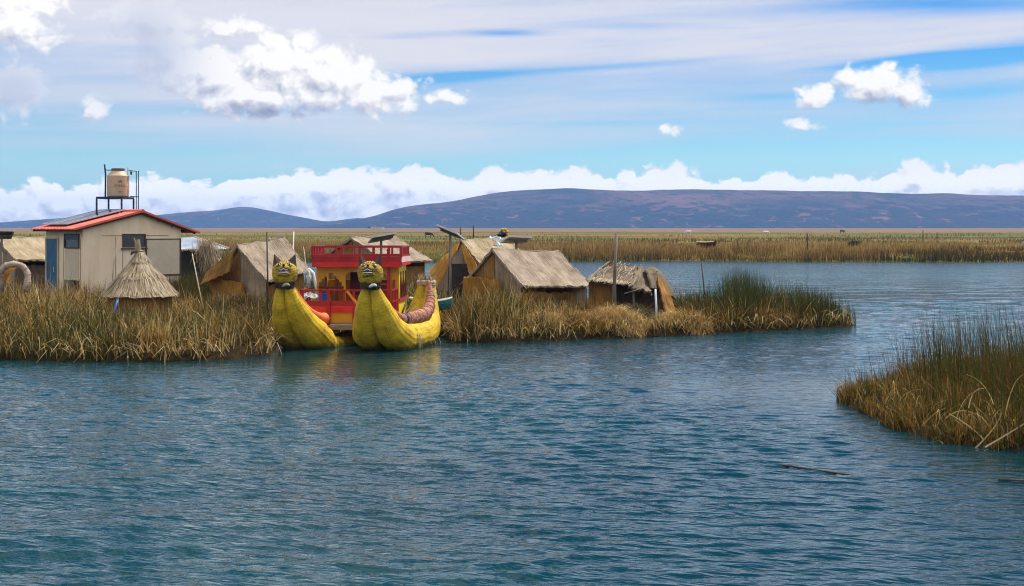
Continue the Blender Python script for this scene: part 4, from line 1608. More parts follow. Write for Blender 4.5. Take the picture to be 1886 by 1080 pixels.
# two solar panels lying on the left slope
for k in range(2):
    y0 = .42 + k * 1.12 + .55
    mb = MB()
    ang = math.atan2(zT - zL, xR + .45)
    m_ = Matrix.Translation((1.02, y0 + .55, roofz(1.02) + .13)) @ Matrix.Rotation(-ang, 4, 'Y')
    mb.box((0, 0, 0), (2.35, 1.04, .03), m_)
    pv = hp('solar_panel', mb, M_PV)
    mb = MB()
    for (c, s) in (((0, -.53, 0), (2.42, .035, .05)), ((0, .53, 0), (2.42, .035, .05)), ((-1.19, 0, 0), (.035, 1.02, .05)), ((1.19, 0, 0), (.035, 1.02, .05)), ((0, 0, .006), (.02, 1.02, .03))):
        mb.box(c, s, m_)
    hp('panel_frame', mb, M_ALU, pv)

# steel stand and water tank on the ridge
M_STEEL = worn('blue_steel', (.012, .02, .04), (.03, .04, .065), 6, 0.45, 0.05)
M_TANK = worn('tank_plastic', (.42, .31, .20), (.49, .37, .25), 2.5, 0.5, 0.03, (1, 1, .5))
M_TANKDIRT = worn('tank_print', (.10, .055, .03), (.15, .08, .05), 8, 0.7)
Hm = Matrix.Translation((hx, hy, hz)) @ Matrix.Rotation(HPH, 4, 'Z')
sp_ = Hm @ Vector((2.05, 2.25, zT + .03))
stand = thing('tank_stand', 'dark steel stand on the red roof ridge under the water tank', 'stand', sp_)
ys_ = sp_.y
top_z = P(0, 365, ys_).z
mb = MB()
legs = []
L_ = []
for (px, dy_, bot) in ((178, -.55, 0), (200, .75, 0), (224, -.75, 0), (246, .55, 0)):
    pt = P(px, 365, ys_ + dy_)
    L_.append(Vector((pt.x, pt.y, top_z)))
fl, bl, fr_, br = L_[0], L_[1], L_[2], L_[3]
for a, b in ((fl, fr_), (fr_, br), (br, bl), (bl, fl), ((fl + fr_) / 2, (bl + br) / 2)):
    mb.bar(a, b, .06, .08)
mb.bar((fl + bl) / 2, (fr_ + br) / 2, 1.0, .03)
attach(mb.build('top_frame', M_STEEL), stand)
for p_ in L_:
    mb = MB()
    q = Hm.inverted() @ p_
    zz2 = (Hm @ Vector((q.x, q.y, roofz(q.x)))).z
    mb.bar((p_.x, p_.y, zz2 - .02), (p_.x, p_.y, top_z - .04), .06, .06)
    attach(mb.build('leg', M_STEEL), stand)
tank_x = P(217.5, 365, ys_).x
tk = thing('water_tank', 'beige plastic water tank on the steel stand above the house', 'water tank', (tank_x, ys_, top_z + .045))
mb = MB()
prof = [(0, .0), (.40, .0), (.425, .03), (.43, .40), (.435, .42), (.435, .44), (.43, .46), (.43, .80), (.43, .83), (.40, .86), (.25, 1.02), (.24, 1.04), (0, 1.045)]
rows = []
for (r_, z_) in prof:
    rows.append([mb.vert((tank_x + r_ * math.cos(6.2832 * k / 40), ys_ + r_ * math.sin(6.2832 * k / 40), top_z + .05 + z_)) for k in range(40)])
for a, b in zip(rows, rows[1:]):
    for k in range(40):
        k2 = (k + 1) % 40
        mb.face((a[k], a[k2], b[k2], b[k]))
attach(mb.build('body', M_TANK, smooth=False), tk)
mb = MB()
mb.tube([(tank_x, ys_, top_z + 1.095), (tank_x, ys_, top_z + 1.17)], [.27, .26], 28)
attach(mb.build('lid', worn('tank_lid', (.06, .06, .045), (.10, .10, .07), 4, .6)), tk)


def tank_text(txt, size, zc, ang0):
    cu = bpy.data.curves.new('tank_lettering', 'FONT')
    cu.body = txt
    cu.size = size
    cu.align_x = 'CENTER'
    cu.extrude = 0.0
    tmp = bpy.data.objects.new('tmp', cu)
    me = bpy.data.meshes.new_from_object(tmp)
    bpy.data.objects.remove(tmp)
    for v_ in me.vertices:
        a = ang0 + v_.co.x / .436
        v_.co = Vector((tank_x + .436 * math.cos(a), ys_ + .436 * math.sin(a), zc + v_.co.y))
    me.materials.append(M_TANKDIRT)
    o = bpy.data.objects.new('lettering', me)
    C.objects.link(o)
    attach(o, tk)


A0 = R(-90 + 26)
tank_text('ETERNIT', .115, top_z + .44, A0)
tank_text('1100 L', .06, top_z + .22, A0)
mb = MB()
for k in (-1, 0, 1):       # leaf shaped emblem over the word
    a = A0 + k * .11
    c_ = Vector((tank_x + .437 * math.cos(a), ys_ + .437 * math.sin(a), top_z + .635 + (0 if k else .03)))
    tx = Vector((-math.sin(a), math.cos(a), 0))
    up = Vector((0, 0, 1)) + tx * k * .8
    up.normalize()
    sd2 = up.cross(Vector((math.cos(a), math.sin(a), 0)))
    mb.face([mb.vert(x) for x in (c_ - up * .055, c_ + sd2 * .022, c_ + up * .06, c_ - sd2 * .022)])
attach(mb.build('emblem', M_TANKDIRT), tk)
pr = thing('tank_pipes', 'thin grey pipes and post rising beside the water tank', 'pipes', P(252, 388, ys_))
mb = MB()
for px_ in (251, 255):
    a, b = P(px_, 386 + (px_ - 251) * 0, ys_ + .2), P(px_, 315, ys_ + .2)
    mb.tube([a, b], .018, 6)
mb.tube([P(251, 316, ys_ + .2), P(237, 314, ys_)], .018, 6)
mb.tube([P(239, 362, ys_), P(256, 363, ys_ + .2)], .02, 6)
attach(mb.build('pipe', M_STEEL), pr)
mb = MB()
mb.tube([P(194, 366, ys_), P(194.5, 322, ys_), P(192.5, 303, ys_)], [.035, .035, .03], 6)
mb.tube([P(195, 313.5, ys_), P(206, 314, ys_)], .02, 6)
attach(mb.build('post', M_STEEL), pr)
mb = MB()
c_ = P(241.5, 319, ys_)
mb.tube([c_ + Vector((0, 0, .06)), c_ - Vector((0, 0, .07))], [.05, .035], 8)
mb.tube([P(235.5, 322, ys_), P(235.5, 309, ys_)], .012, 6)
attach(mb.build('valve', M_DARKWOOD), pr)
# ------------------------------------------------------------------ twin hulled reed boat
def hull_mat():
    m, t, b = new_mat('yellow_reed_hull')
    sp = node(t, 'ShaderNodeSeparateXYZ')
    t.links.new(node(t, 'ShaderNodeTexCoord').outputs['UV'], sp.inputs[0])
    U, V = S(t, sp.outputs[0]), S(t, sp.outputs[1])
    co = obj_co(t)
    nz = noise_tex(t, scaled(t, co, (1, 1, 1)), 3.2, 6.0, 0.65, 0.3)
    fib = noise_tex(t, combine(t, U * 130.0, V * 3.0), 1.0, 4.0, 0.6, 0.3, '2D')
    jit = noise_tex(t, combine(t, U * 9.0, V * 4.0), 1.0, 3.0, 0.6, 0.0, '2D')
    wrap = ((V * 74.0 + jit * 3.4)._m('SINE') * 0.5 + 0.5)
    base = ramp(t, nz * 0.8 + fib * 0.35 - .05, [(.32, (.20, .12, .022)), (.46, (.48, .31, .014)), (.62, (.68, .45, .018)), (.80, (.70, .52, .10))])
    so = node(t, 'ShaderNodeSeparateXYZ')
    t.links.new(co, so.inputs[0])
    wet = (S(t, so.outputs[2]) + (nz - 0.5) * 0.35).step(.02, .22, 1.0, 0.0)
    base = mixc(t, wet * 0.75, base, (.075, .060, .018))
    seam = (noise_tex(t, combine(t, U * 26.0, V * 0.5), 1.0, 3.0, 0.6, 0.2, '2D')).step(.60, .70)
    base = mixc(t, seam * 0.45, base, (.22, .14, .02))
    setc(b, 'Base Color', mixc(t, (wrap.step(.80, .99)) * .28 * nz.step(.35, .6), base, (.16, .115, .03)))
    setc(b, 'Roughness', 0.7)
    setc(b, 'Specular IOR Level', 0.25)
    h = fib * 0.6 + wrap * 0.30 + nz * .5 - seam * .5
    setc(b, 'Normal', bump(t, h, 0.6, 0.018))
    return m


M_HULL = hull_mat()
M_ROLL = worn('pink_reed_roll', (.20, .06, .045), (.34, .13, .09), 5, 0.7, 0.5, (1, 1, 1), 0.2, c3=(.42, .22, .16))
M_ROLLRED = worn('orange_roll', (.55, .10, .03), (.70, .18, .06), 4, 0.6, 0.3)
M_ROPE = worn('rope', (.30, .24, .16), (.50, .42, .30), 12, 0.9, 0.3)
M_STRAP = worn('blue_strap', (.02, .02, .07), (.04, .04, .12), 6, 0.6)
M_HEAD = worn('yellow_head', (.15, .09, .010), (.44, .29, .020), 9, 0.7, 0.9, (1, 1, 2.2), 0.2, c3=(.54, .39, .06))
M_BLACK = worn('black_paint', (.010, .008, .008), (.025, .02, .018), 8, 0.5)
M_EAR = worn('brown_ear', (.045, .022, .014), (.08, .045, .028), 8, 0.8)
M_EARIN = worn('ear_inside', (.13, .075, .05), (.20, .12, .085), 8, 0.8)
M_MOUTH = worn('dark_mouth', (.035, .012, .03), (.07, .022, .045), 6, 0.5)
M_TEETH = worn('white_paint', (.62, .58, .54), (.78, .75, .72), 6, 0.5)
M_COLLAR = worn('dark_collar', (.03, .018, .014), (.085, .05, .04), 10, 0.95, 0.9)
M_RED = worn('red_paint', (.23, .008, .012), (.36, .016, .02), 2.5, 0.42, 0.1, (1, 1, 2))
M_REDB = worn('bright_red_paint', (.42, .012, .012), (.58, .025, .02), 2.5, 0.4, 0.1)
M_MAROON = worn('maroon_paint', (.07, .012, .010), (.13, .022, .016), 3, 0.5)
M_YEL = worn('yellow_paint', (.58, .27, .010), (.72, .37, .016), 1.6, 0.45, 0.1, (1, 1, 1), 0.3, lo=.25, hi=.7)
M_YELSHADE = worn('yellow_paint_shaded', (.40, .18, .008), (.55, .26, .012), 1.6, 0.45, 0.1, (1, 1, 1), 0.3, lo=.25, hi=.7)  # cabin yellow turned darker and more orange: shade of the front as colour
M_YELSUN = worn('yellow_paint_sunlit', (.74, .56, .015), (.86, .68, .03), 1.6, 0.45, 0.1)  # cabin yellow made brighter: sunlight on the right side as colour
M_PINKW = worn('pale_pink_paint', (.60, .40, .38), (.75, .58, .55), 3, 0.5)
M_DECK = worn('deck_boards', (.16, .115, .075), (.32, .25, .18), 4, 0.8, 0.5, (.3, 2, 2))

boat = thing('reed_boat', 'yellow twin hulled reed boat with cat heads on its prows and red two storey cabin', 'boat', (-4.7, 41.8, 0))


def cspline(pts, n):
    """Catmull-Rom through rows of numbers"""
    a = np.array(pts, float)
    a = np.vstack([2 * a[0] - a[1], a, 2 * a[-1] - a[-2]])
    out = []
    m = len(pts) - 1
    for k in range(n):
        u = k / (n - 1) * m
        i = min(int(u), m - 1)
        t = u - i
        p0, p1, p2, p3 = a[i], a[i + 1], a[i + 2], a[i + 3]
        out.append(0.5 * ((2 * p1) + (p2 - p0) * t + (2 * p0 - 5 * p1 + 4 * p2 - p3) * t * t + (3 * p1 - p0 - 3 * p2 + p3) * t ** 3))
    return np.array(out)


HPROF = [(0.0, 1.86, .10, .115), (.05, 1.62, .15, .18), (.18, 1.25, .23, .28), (.40, .85, .31, .375), (.78, .46, .38, .455), (1.4, .28, .39, .46), (2.4, .27, .38, .45),
         (3.3, .34, .35, .42), (3.85, .60, .29, .34), (4.15, 1.0, .21, .27), (4.30, 1.42, .15, .19), (4.37, 1.80, .11, .14)]


LPROF = [(0.0, 1.86, .10, .115), (.04, 1.62, .15, .175), (.18, 1.27, .21, .27), (.46, .88, .29, .36), (.86, .48, .35, .44), (1.32, .22, .36, .45), (1.75, -.02, .34, .40),
         (2.6, -.12, .33, .36), (4.5, -.10, .33, .36), (5.6, .02, .30, .32), (6.2, .35, .2, .22)]


def make_hull(ox, oy, yaw, full_roll, label):
    ax, lt = Vector((math.sin(yaw), math.cos(yaw), 0)), Vector((math.cos(yaw), -math.sin(yaw), 0))
    O = Vector((ox, oy, 0))

    def W(s, l, z):
        return O + ax * s + lt * l + Vector((0, 0, z))
    sp = cspline(HPROF if full_roll else LPROF, 60)
    rnd = random.Random(int(ox * 100))
    mb = MB()
    for sg in (-1, 1):
        pts = [W(s, sg * o + .012 * math.sin(7 * s + sg), z + .012 * math.sin(9 * s)) for s, z, o, r in sp]
        mb.tube(pts, [r * (1 + .02 * math.sin(k * 1.3 + sg) + rnd.uniform(-.008, .008)) for k, (s, z, o, r) in enumerate(sp)], 72, flute=.024, nfl=18)
    hull = attach(mb.build('hull', M_HULL, smooth=True), boat)
    hull['label'] = label

    def sub(name, mb, m, par, smooth=True):
        o = mb.build(name, m, smooth=smooth)
        o.parent = par
        return o
    # rolls along the inner edge
    r1 = cspline([(.20, .15, 1.78, .05), (.48, .24, 1.42, .075), (.76, .31, 1.13, .10), (1.06, .37, .95, .125), (1.34, .39, .86, .155), (1.48, .39, .84, .145)], 26)
    mb = MB()
    mb.tube([W(s, l, z) for s, l, z, r in r1], [r for *_, r in r1], 14)
    if not full_roll:
        mb.ball(W(1.5, .39, .84), .175, 12, 8)
    sub('gunwale_roll', mb, M_ROLL if full_roll else M_ROLLRED, hull)
    if full_roll:
        r2 = cspline([(1.50, .39, .84, .14), (1.75, .41, .84, .17), (2.5, .43, .86, .19), (3.2, .42, .92, .19), (3.62, .37, 1.08, .165), (3.90, .30, 1.32, .13), (4.06, .22, 1.62, .09), (4.13, .14, 1.86, .06)], 40)
        mb = MB()
        mb.tube([W(s, l, z) for s, l, z, r in r2], [r for *_, r in r2], 16)
        roll = sub('gunwale_roll', mb, M_ROLL, hull)
        mb = MB()
        for k in range(2, 34, 3):
            s, l, z, r = r2[k]
            a, c = Vector(W(*r2[k - 1][:3])), Vector(W(*r2[k + 1][:3]))
            d = (c - a).normalized()
            x = d.cross(Vector((0, 0, 1))).normalized()
            y = x.cross(d)
            cc = W(s, l, z)
            tilt = rnd.uniform(-.06, .06)
            mb.tube([cc + (x * math.cos(q) + y * math.sin(q)) * (r + .012) + d * tilt * math.sin(q) for q in [6.2832 * j / 16 for j in range(17)]], .009, 5)
        sub('rope_wrap', mb, M_ROPE, hull)['kind'] = 'stuff'
        mb = MB()
        cc = W(1.49, .39, .84)
        mb.tube([cc - ax * .05, cc + ax * .06 + Vector((0, 0, .01))], [.172, .178], 14)
        sub('strap', mb, M_STRAP, hull)
        for (s, n_) in ((1.55, 0), (1.62, 1), (1.75, 2), (2.35, 3), (2.8, 4), (3.3, 5)):      # ropes hanging down the flank
            mb = MB()
            a = .05 * rnd.uniform(-1, 1)
            top = .74 if n_ < 3 else .35
            mb.tube([W(s + a * j, .47 + .42 * math.sin(min(1, j / 4) * 1.45), top - (top + .12) * (j / 6) ** 1.25) for j in range(7)], .010 if n_ < 3 else .006, 5)
            sub('hanging_rope', mb, M_ROPE, hull)
        mb = MB()
        mb.tube([W(1.40, .30, .80), W(1.62, .42, 1.33)], .028, 6)
        mb.tube([W(1.42, .34, .80), W(1.85, .58, 1.28)], .016, 6)
        sub('mooring_peg', mb, M_DARKWOOD, hull)
        ms = MB()      # dry tuft tied at the stern
        for _ in range(150):
            a = rnd.uniform(0, 6.283)
            e = rnd.uniform(.1, 1.35)
            p = W(4.28, rnd.uniform(-.2, .2), 1.80 + rnd.uniform(-.03, .06))
            q = p + Vector((math.cos(a) * math.sin(e) * .9 + .18, math.sin(a) * math.sin(e) * .6, math.cos(e))) * rnd.uniform(.12, .36)
            s_ = Vector((rnd.uniform(-1, 1), rnd.uniform(-1, 1), 0)).normalized() * .012
            t = rnd.random()
            ms.face([ms.vert(x, t) for x in (p - s_, p + s_, q + s_ * .4, q - s_ * .4)])
        sub('stern_tuft', ms, M_STRAWM, hull)['kind'] = 'stuff'
        mb = MB()
        for z_, r_ in ((1.74, .052), (1.80, .058)):
            mb.tube([W(4.35 + .15 * math.sin(q), .27 * math.cos(q), z_ + .02 * math.sin(3 * q)) for q in [6.2832 * j / 14 for j in range(15)]], r_, 8)
        sub('stern_rope', mb, M_ROPE, hull)
    # prow: collar and cat head
    mb = MB()
    for k in range(3):
        mb.tube([W(-.01 + .20 * math.sin(q), .235 * math.cos(q), 1.83 + .045 * k + .02 * math.sin(2 * q + k)) for q in [6.2832 * j / 20 for j in range(21)]], .058, 8)
    for _ in range(260):
        q, e = rnd.uniform(0, 6.283), rnd.uniform(-1.2, .6)
        p = W(-.01 + .22 * math.sin(q), .25 * math.cos(q), 1.88)
        d = (ax * math.sin(q) + lt * math.cos(q)) * .07 + Vector((0, 0, .12 * e))
        s_ = (ax * math.cos(q) - lt * math.sin(q)) * .010
        mb.face([mb.vert(x) for x in (p - s_, p + s_, p + d + s_ * .3, p + d - s_ * .3)])
    sub('collar', mb, M_COLLAR, hull, False)
    mb = MB()
    mb.tube([W(-.26 + .10 * (q - .5) ** 2, .05 + .24 * q, 1.87 - .03 * math.cos(q * 5)) for q in [j / 6 for j in range(7)]], [.02, .04, .05, .05, .05, .04, .02], 8)
    sub('pale_tassel', mb, M_TEETH if full_roll else M_ROPE, hull)
    hd = make_head(W(-.02, 0, 2.24), yaw_face=R(-6 if full_roll else 4), hull=hull, sub=sub)
    return hull


def make_head(c, yaw_face, hull, sub):
    """cat head looking at -Y (turned by yaw_face) with the face tipped upward"""
    m = Matrix.Rotation(yaw_face, 4, 'Z')
    t = Matrix.Rotation(R(-14), 4, 'X')

    def Q(r, f, u, tip=True):
        v = Vector((r, -f, u))
        if tip:
            v = t @ v
        return c + m @ v
    mb = MB()      # skull: rounded drum with cheeks and a flat chin
    rows = []
    PR = [(-.335, .10), (-.325, .20), (-.29, .275), (-.22, .315), (-.12, .335), (-.02, .345), (.08, .335), (.16, .305), (.23, .25), (.285, .17), (.31, .08), (.318, .0)]
    for z_, r_ in PR:
        row = []
        for k in range(32):
            a = 6.2832 * k / 32
            x, y = math.cos(a), math.sin(a)
            bulge = 1.0 + .05 * abs(x) ** 3 - .03 * max(0, -y) ** 4
            row.append(mb.vert(c + m @ Vector((x * r_ * bulge, y * r_ * .96, z_))))
        rows.append(row)
    for a, b in zip(rows, rows[1:]):
        for k in range(32):
            k2 = (k + 1) % 32
            mb.face((a[k], a[k2], b[k2], b[k]))
    mb.face(rows[0][::-1])
    head = sub('cat_head', mb, M_HEAD, hull)
    mb = MB()      # muzzle
    mb.ball(Q(0, .285, .045), (.17, .10, .10), 16, 10, m.to_3x3() @ t.to_3x3())
    mb.ball(Q(0, .27, -.12), (.19, .09, .07), 16, 10, m.to_3x3())
    sub('muzzle', mb, M_HEAD, head)
    R3 = m.to_3x3() @ t.to_3x3()
    mb = MB()
    mb.ball(Q(0, .385, .115), (.042, .035, .034), 10, 7, R3)
    mb.tube([Q(0, .38, .10), Q(0, .39, .04)], .012, 6)
    sub('nose', mb, M_BLACK, head)
    mb = MB()
    rows = []
    for j in range(2):
        row = []
        for k in range(13):
            x = -.135 + .27 * k / 12
            if j == 0:
                z_ = .045 - .045 * abs(x / .135) ** 1.5 + (.018 if abs(x) < .03 else 0)
            else:
                z_ = -.105 + .012 * abs(x / .135)
            row.append(mb.vert(Q(x, .40 - .55 * x * x * 4.0, z_)))
        rows.append(row)
    back = [[mb.vert(Q(-.135 + .27 * k / 12, .24, .03 if j == 0 else -.08)) for k in range(13)] for j in range(2)]
    for k in range(12):
        mb.face((rows[1][k], rows[1][k + 1], rows[0][k + 1], rows[0][k]))
        mb.face((rows[0][k], rows[0][k + 1], back[0][k + 1], back[0][k]))
        mb.face((rows[1][k + 1], rows[1][k], back[1][k], back[1][k + 1]))
    for k in (0, 12):
        mb.face((rows[0][k], rows[1][k], back[1][k], back[0][k]))
    mo = sub('mouth', mb, M_MOUTH, head, False)
    mb = MB()
    for k in range(7):
        x = -.10 + .2 * k / 6
        f_ = .405 - 2.2 * x * x
        big = abs(abs(x) - .067) < .01
        h_ = .05 if big else .020
        q = [Q(x - .013, f_, .015 - .03 * abs(x / .1)), Q(x + .013, f_, .015 - .03 * abs(x / .1)), Q(x + (.003 if big else .010), f_ + .004, .015 - h_ - .03 * abs(x / .1)), Q(x - (.003 if big else .010), f_ + .004, .015 - h_ - .03 * abs(x / .1))]
        b_ = [p + m @ Vector((0, .02, 0)) for p in q]
        i = [mb.vert(p) for p in q + b_]
        for f in ((3, 2, 1, 0), (0, 1, 5, 4), (2, 3, 7, 6), (1, 2, 6, 5), (3, 0, 4, 7)):
            mb.face([i[n] for n in f])
    sub('teeth', mb, M_TEETH, mo, False)
    mb = MB()
    mb.tube([Q(x, .405 - 2.3 * x * x, -.103 + .012 * abs(x / .135)) for x in [-.13 + .26 * k / 8 for k in range(9)]], [.008] + [.012] * 7 + [.008], 8)
    sub('lower_lip', mb, M_TEETH, mo)
    for sg in (-1, 1):
        mb = MB()
        mb.ball(Q(sg * .165, .262, .150), (.058, .036, .038), 12, 8, R3)
        ey = sub('eye', mb, M_TEETH, head)
        mb = MB()
        mb.ball(Q(sg * .155, .295, .152), (.022, .016, .026), 10, 7, R3)
        sub('pupil', mb, M_BLACK, ey)
        mb = MB()
        mb.tube([Q(sg * .09, .315, .165), Q(sg * .15, .285, .205), Q(sg * .215, .235, .185)], [.010, .015, .008], 6)
        mb.tube([Q(sg * .10, .32, .125), Q(sg * .165, .30, .105), Q(sg * .22, .24, .125)], [.008, .011, .006], 6)
        sub('eye_line', mb, M_BLACK, head)
        mb = MB()
        for k in range(3):
            mb.tube([Q(sg * (.14 + .02 * k), .33 - .03 * k, .01 - .05 * k), Q(sg * (.24 + .02 * k), .24 - .03 * k, .03 - .05 * k)], .007, 5)
        sub('whisker_mark', mb, M_BLACK, head)
        # ear: bent triangular cup
        base = [Q(sg * .07, .05, .29, False), Q(sg * .19, .14, .22, False), Q(sg * .34, .02, .10, False), Q(sg * .20, -.09, .23, False)]
        tipv = Q(sg * .30, -.01, .51, False)
        mb = MB()
        i = [mb.vert(p) for p in base] + [mb.vert(tipv)]
        for f in ((0, 1, 4), (1, 2, 4), (2, 3, 4), (3, 0, 4)):
            mb.face([i[n] for n in (f if sg < 0 else f[::-1])])
        ear = sub('ear', mb, M_EAR, head, False)
        mb = MB()
        ce = (Vector(base[0]) + Vector(base[1]) + Vector(base[2]) + tipv) / 4
        off = m @ Vector((0, -.022, .0))
        mb.face([mb.vert(ce + (Vector(p) - ce) * .62 + off) for p in (base[0], base[1], base[2], tipv)])
        sub('ear_inside', mb, M_EARIN, ear, False)
    mb = MB()      # brow marks
    for x in (-.05, 0, .05):
        mb.tube([Q(x, .30 - abs(x) * .3, .215), Q(x * 1.5, .235, .275)], .009, 5)
    sub('brow_mark', mb, M_BLACK, head)
    return head


make_hull(-3.96, 39.55, R(17.5), True, 'right hull with pinkish wrapped roll and straw tuft at its stern')
make_hull(-6.42, 39.95, R(22), False, 'left hull ending in an orange red roll')

# cabin in its own frame: x right along the front, y back, z up
CY = R(-4)
cab = Matrix.Translation((-6.01, 43.4, 0.0)) @ Matrix.Rotation(CY, 4, 'Z')
CW, CD, ZF, ZR = 2.55, 1.55, 0.62, 2.34


def cpart(name, mb, m, par=None, smooth=False):
    o = mb.build(name, m, smooth=smooth)
    if par is None:
        attach(o, boat)
    else:
        o.parent = par
    return o


def panel(mb, wd, z0, z1, hole, tr, th=.05, cell=.02):
    """upright panel with openings; tr(u, d, z) -> world"""
    nx, nz = int(round(wd / cell)), int(round((z1 - z0) / cell))
    sol = [[not hole((i + .5) * wd / nx, z0 + (j + .5) * (z1 - z0) / nz) for i in range(nx)] for j in range(nz)]
    U = [i * wd / nx for i in range(nx + 1)]
    Zs = [z0 + j * (z1 - z0) / nz for j in range(nz + 1)]

    def s(i, j):
        return 0 <= i < nx and 0 <= j < nz and sol[j][i]
    for j in range(nz):
        i = 0
        while i < nx:
            if not sol[j][i]:
                i += 1
                continue
            k = i
            while k < nx and sol[j][k]:
                k += 1
            mb.quad(tr(U[i], 0, Zs[j]), tr(U[k], 0, Zs[j]), tr(U[k], 0, Zs[j + 1]), tr(U[i], 0, Zs[j + 1]))
            mb.quad(tr(U[k], th, Zs[j]), tr(U[i], th, Zs[j]), tr(U[i], th, Zs[j + 1]), tr(U[k], th, Zs[j + 1]))
            for e, sgn in ((i, -1), (k, 1)):
                mb.quad(tr(U[e], 0, Zs[j]), tr(U[e], 0, Zs[j + 1]), tr(U[e], th, Zs[j + 1]), tr(U[e], th, Zs[j]))
            i = k
        for i in range(nx):
            if sol[j][i]:
                if not s(i, j + 1):
                    mb.quad(tr(U[i], 0, Zs[j + 1]), tr(U[i + 1], 0, Zs[j + 1]), tr(U[i + 1], th, Zs[j + 1]), tr(U[i], th, Zs[j + 1]))
                if not s(i, j - 1):
                    mb.quad(tr(U[i], 0, Zs[j]), tr(U[i], th, Zs[j]), tr(U[i + 1], th, Zs[j]), tr(U[i + 1], 0, Zs[j]))


def pxu(px):
    return (px - 583) / 60.0


def pz(py):
    return CAM_H - (py - HY) * 43.4 / FPX


def front_hole(u, z):
    c = pxu(609)
    for (w_, t_) in ((5.5, 503), (11, 508.5), (16.5, 514), (21, 520), (24.5, 527)):
        if abs(u - c) < w_ / 60 and pz(560) < z < pz(t_):
            return True
    for (cc, r_, top) in ((653, 16, 498), (706, 10, 504)):
        du = (u - pxu(cc)) * 60
        if abs(du) < r_:
            zc = pz(top + r_ * .9)
            if pz(560) < z < zc or (z >= zc and (du / r_) ** 2 + ((z - zc) / (pz(top) - zc)) ** 2 < 1):
                return True
    return False


def side_hole(u, z):
    for c in (.30, .78, 1.25):
        zt, zb = pz(503), pz(548)
        if zb < z < zt and abs(u - c) < .175 * min(1.0, ((zt - z) / (zt - zb) * 1.9)):
            return True
    return False


def T_front(u, d, z):
    return cab @ Vector((u, d, z))


def T_right(u, d, z):
    return cab @ Vector((CW - d, .055 + u, z))


mb = MB()
panel(mb, CW, ZF, ZR, front_hole, T_front)
cabin = cpart('cabin_front', mb, M_YELSHADE)
mb = MB()
panel(mb, CD - .06, ZF, ZR, side_hole, T_right)
cpart('cabin_side', mb, M_YELSUN)
mb = MB()
mb.box((.026, CD / 2 + .03, (ZF + ZR) / 2), (.05, CD - .06, ZR - ZF), cab)
cpart('cabin_side', mb, M_YEL)
mb = MB()
mb.box((CW / 2, CD + .03, (ZF + ZR) / 2 - .25), (CW, .05, ZR - ZF - .5), cab)
cpart('cabin_back', mb, M_YEL)
mb = MB()      # stepped niche linings, sills and inner posts
for (px, t_, b_) in ((600, 512, 558), (619, 512, 558)):
    mb.box((pxu(px), .09, (pz(t_) + pz(b_)) / 2), (.07, .06, pz(t_) - pz(b_)), cab)
mb.box((pxu(609), .12, pz(530)), (.8, .05, .05), cab)
mb.box((pxu(653) + .2, .4, (ZF + 2.1) / 2), (.05, .75, 2.1 - ZF), cab)
mb.box((pxu(653), .75, 1.75), (.5, .05, .7), cab)
cpart('inner_frame', mb, M_MAROON)
mb = MB()
for c in (.30, .78, 1.25):
    for s in (-1, 1):
        mb.bar(T_right(c + s * .19, -.012, pz(549)), T_right(c + s * .012, -.012, pz(501)), .03, .05)
    mb.box((CW + .012, .055 + c, pz(549)), (.03, .42, .04), cab)
cpart('arch_trim', mb, M_MAROON)
mb = MB()
for (px, z0, z1) in ((717.5, ZF, pz(459)), (690, ZF, pz(508))):
    mb.box((pxu(px), -.08, (z0 + z1) / 2), (.085, .085, z1 - z0), cab)
for (z_) in (pz(523), pz(541), pz(553)):
    mb.box((pxu(704), -.08, z_), (.36, .05, .05), cab)
mb.box((pxu(727), -.05, (ZF + pz(515)) / 2), (.06, .06, pz(515) - ZF), cab)
cpart('column', mb, M_RED)
mb = MB()      # lower band of the right side
mb.box((CW + .012, CD / 2, pz(552.5)), (.05, CD, .085), cab)
cpart('side_band', mb, M_REDB)
# roof deck with painted edge boards
mb = MB()
mb.box((CW / 2, CD / 2 - .04, ZR + .02), (CW + .16, CD + .22, .05), cab)
rd = cpart('roof_deck', mb, M_DECK)
mb = MB()
mb.box((CW / 2, -.17, pz(478)), (CW + .2, .04, pz(473) - pz(483)), cab)
mb.box((-.10, CD / 2 - .03, pz(478)), (.04, CD + .24, pz(473) - pz(483)), cab)
cpart('edge_board', mb, M_RED, rd)
mb = MB()
mb.box((CW / 2, -.18, pz(487.5)), (CW + .2, .04, pz(483) - pz(492)), cab)
cpart('lower_edge_board', mb, M_REDB, rd)
mb = MB()
mb.box((CW + .10, CD / 2 - .03, pz(478)), (.04, CD + .24, pz(473) - pz(482.8)), cab)
cpart('pale_edge_board', mb, M_PINKW, rd)
mb = MB()
mb.box((CW + .11, CD / 2 - .03, pz(486)), (.04, CD + .24, pz(483) - pz(489)), cab)
cpart('side_edge_board', mb, M_REDB, rd)
# upper railing
zt, zb = pz(455), pz(471)
mb = MB()
mb.box((CW / 2, -.17, zt), (CW + .24, .06, .05), cab)
mb.box((CW / 2, CD + .04, zt), (CW + .24, .05, .05), cab)
for x in (-.08, CW + .08):
    mb.box((x, CD / 2 - .06, zt), (.05, CD + .14, .05), cab)
    mb.box((x, CD / 2 - .06, zb), (.05, CD + .14, .06), cab)
mb.box((CW / 2, -.17, zb), (CW + .24, .05, .06), cab)
mb.box((CW / 2, CD + .04, zb), (CW + .24, .05, .06), cab)
up = cpart('upper_railing', mb, M_RED)
def post(c, s, par, nm='railing_post'):
    mb = MB()
    mb.box(c, s, cab)
    cpart(nm, mb, M_RED, par)


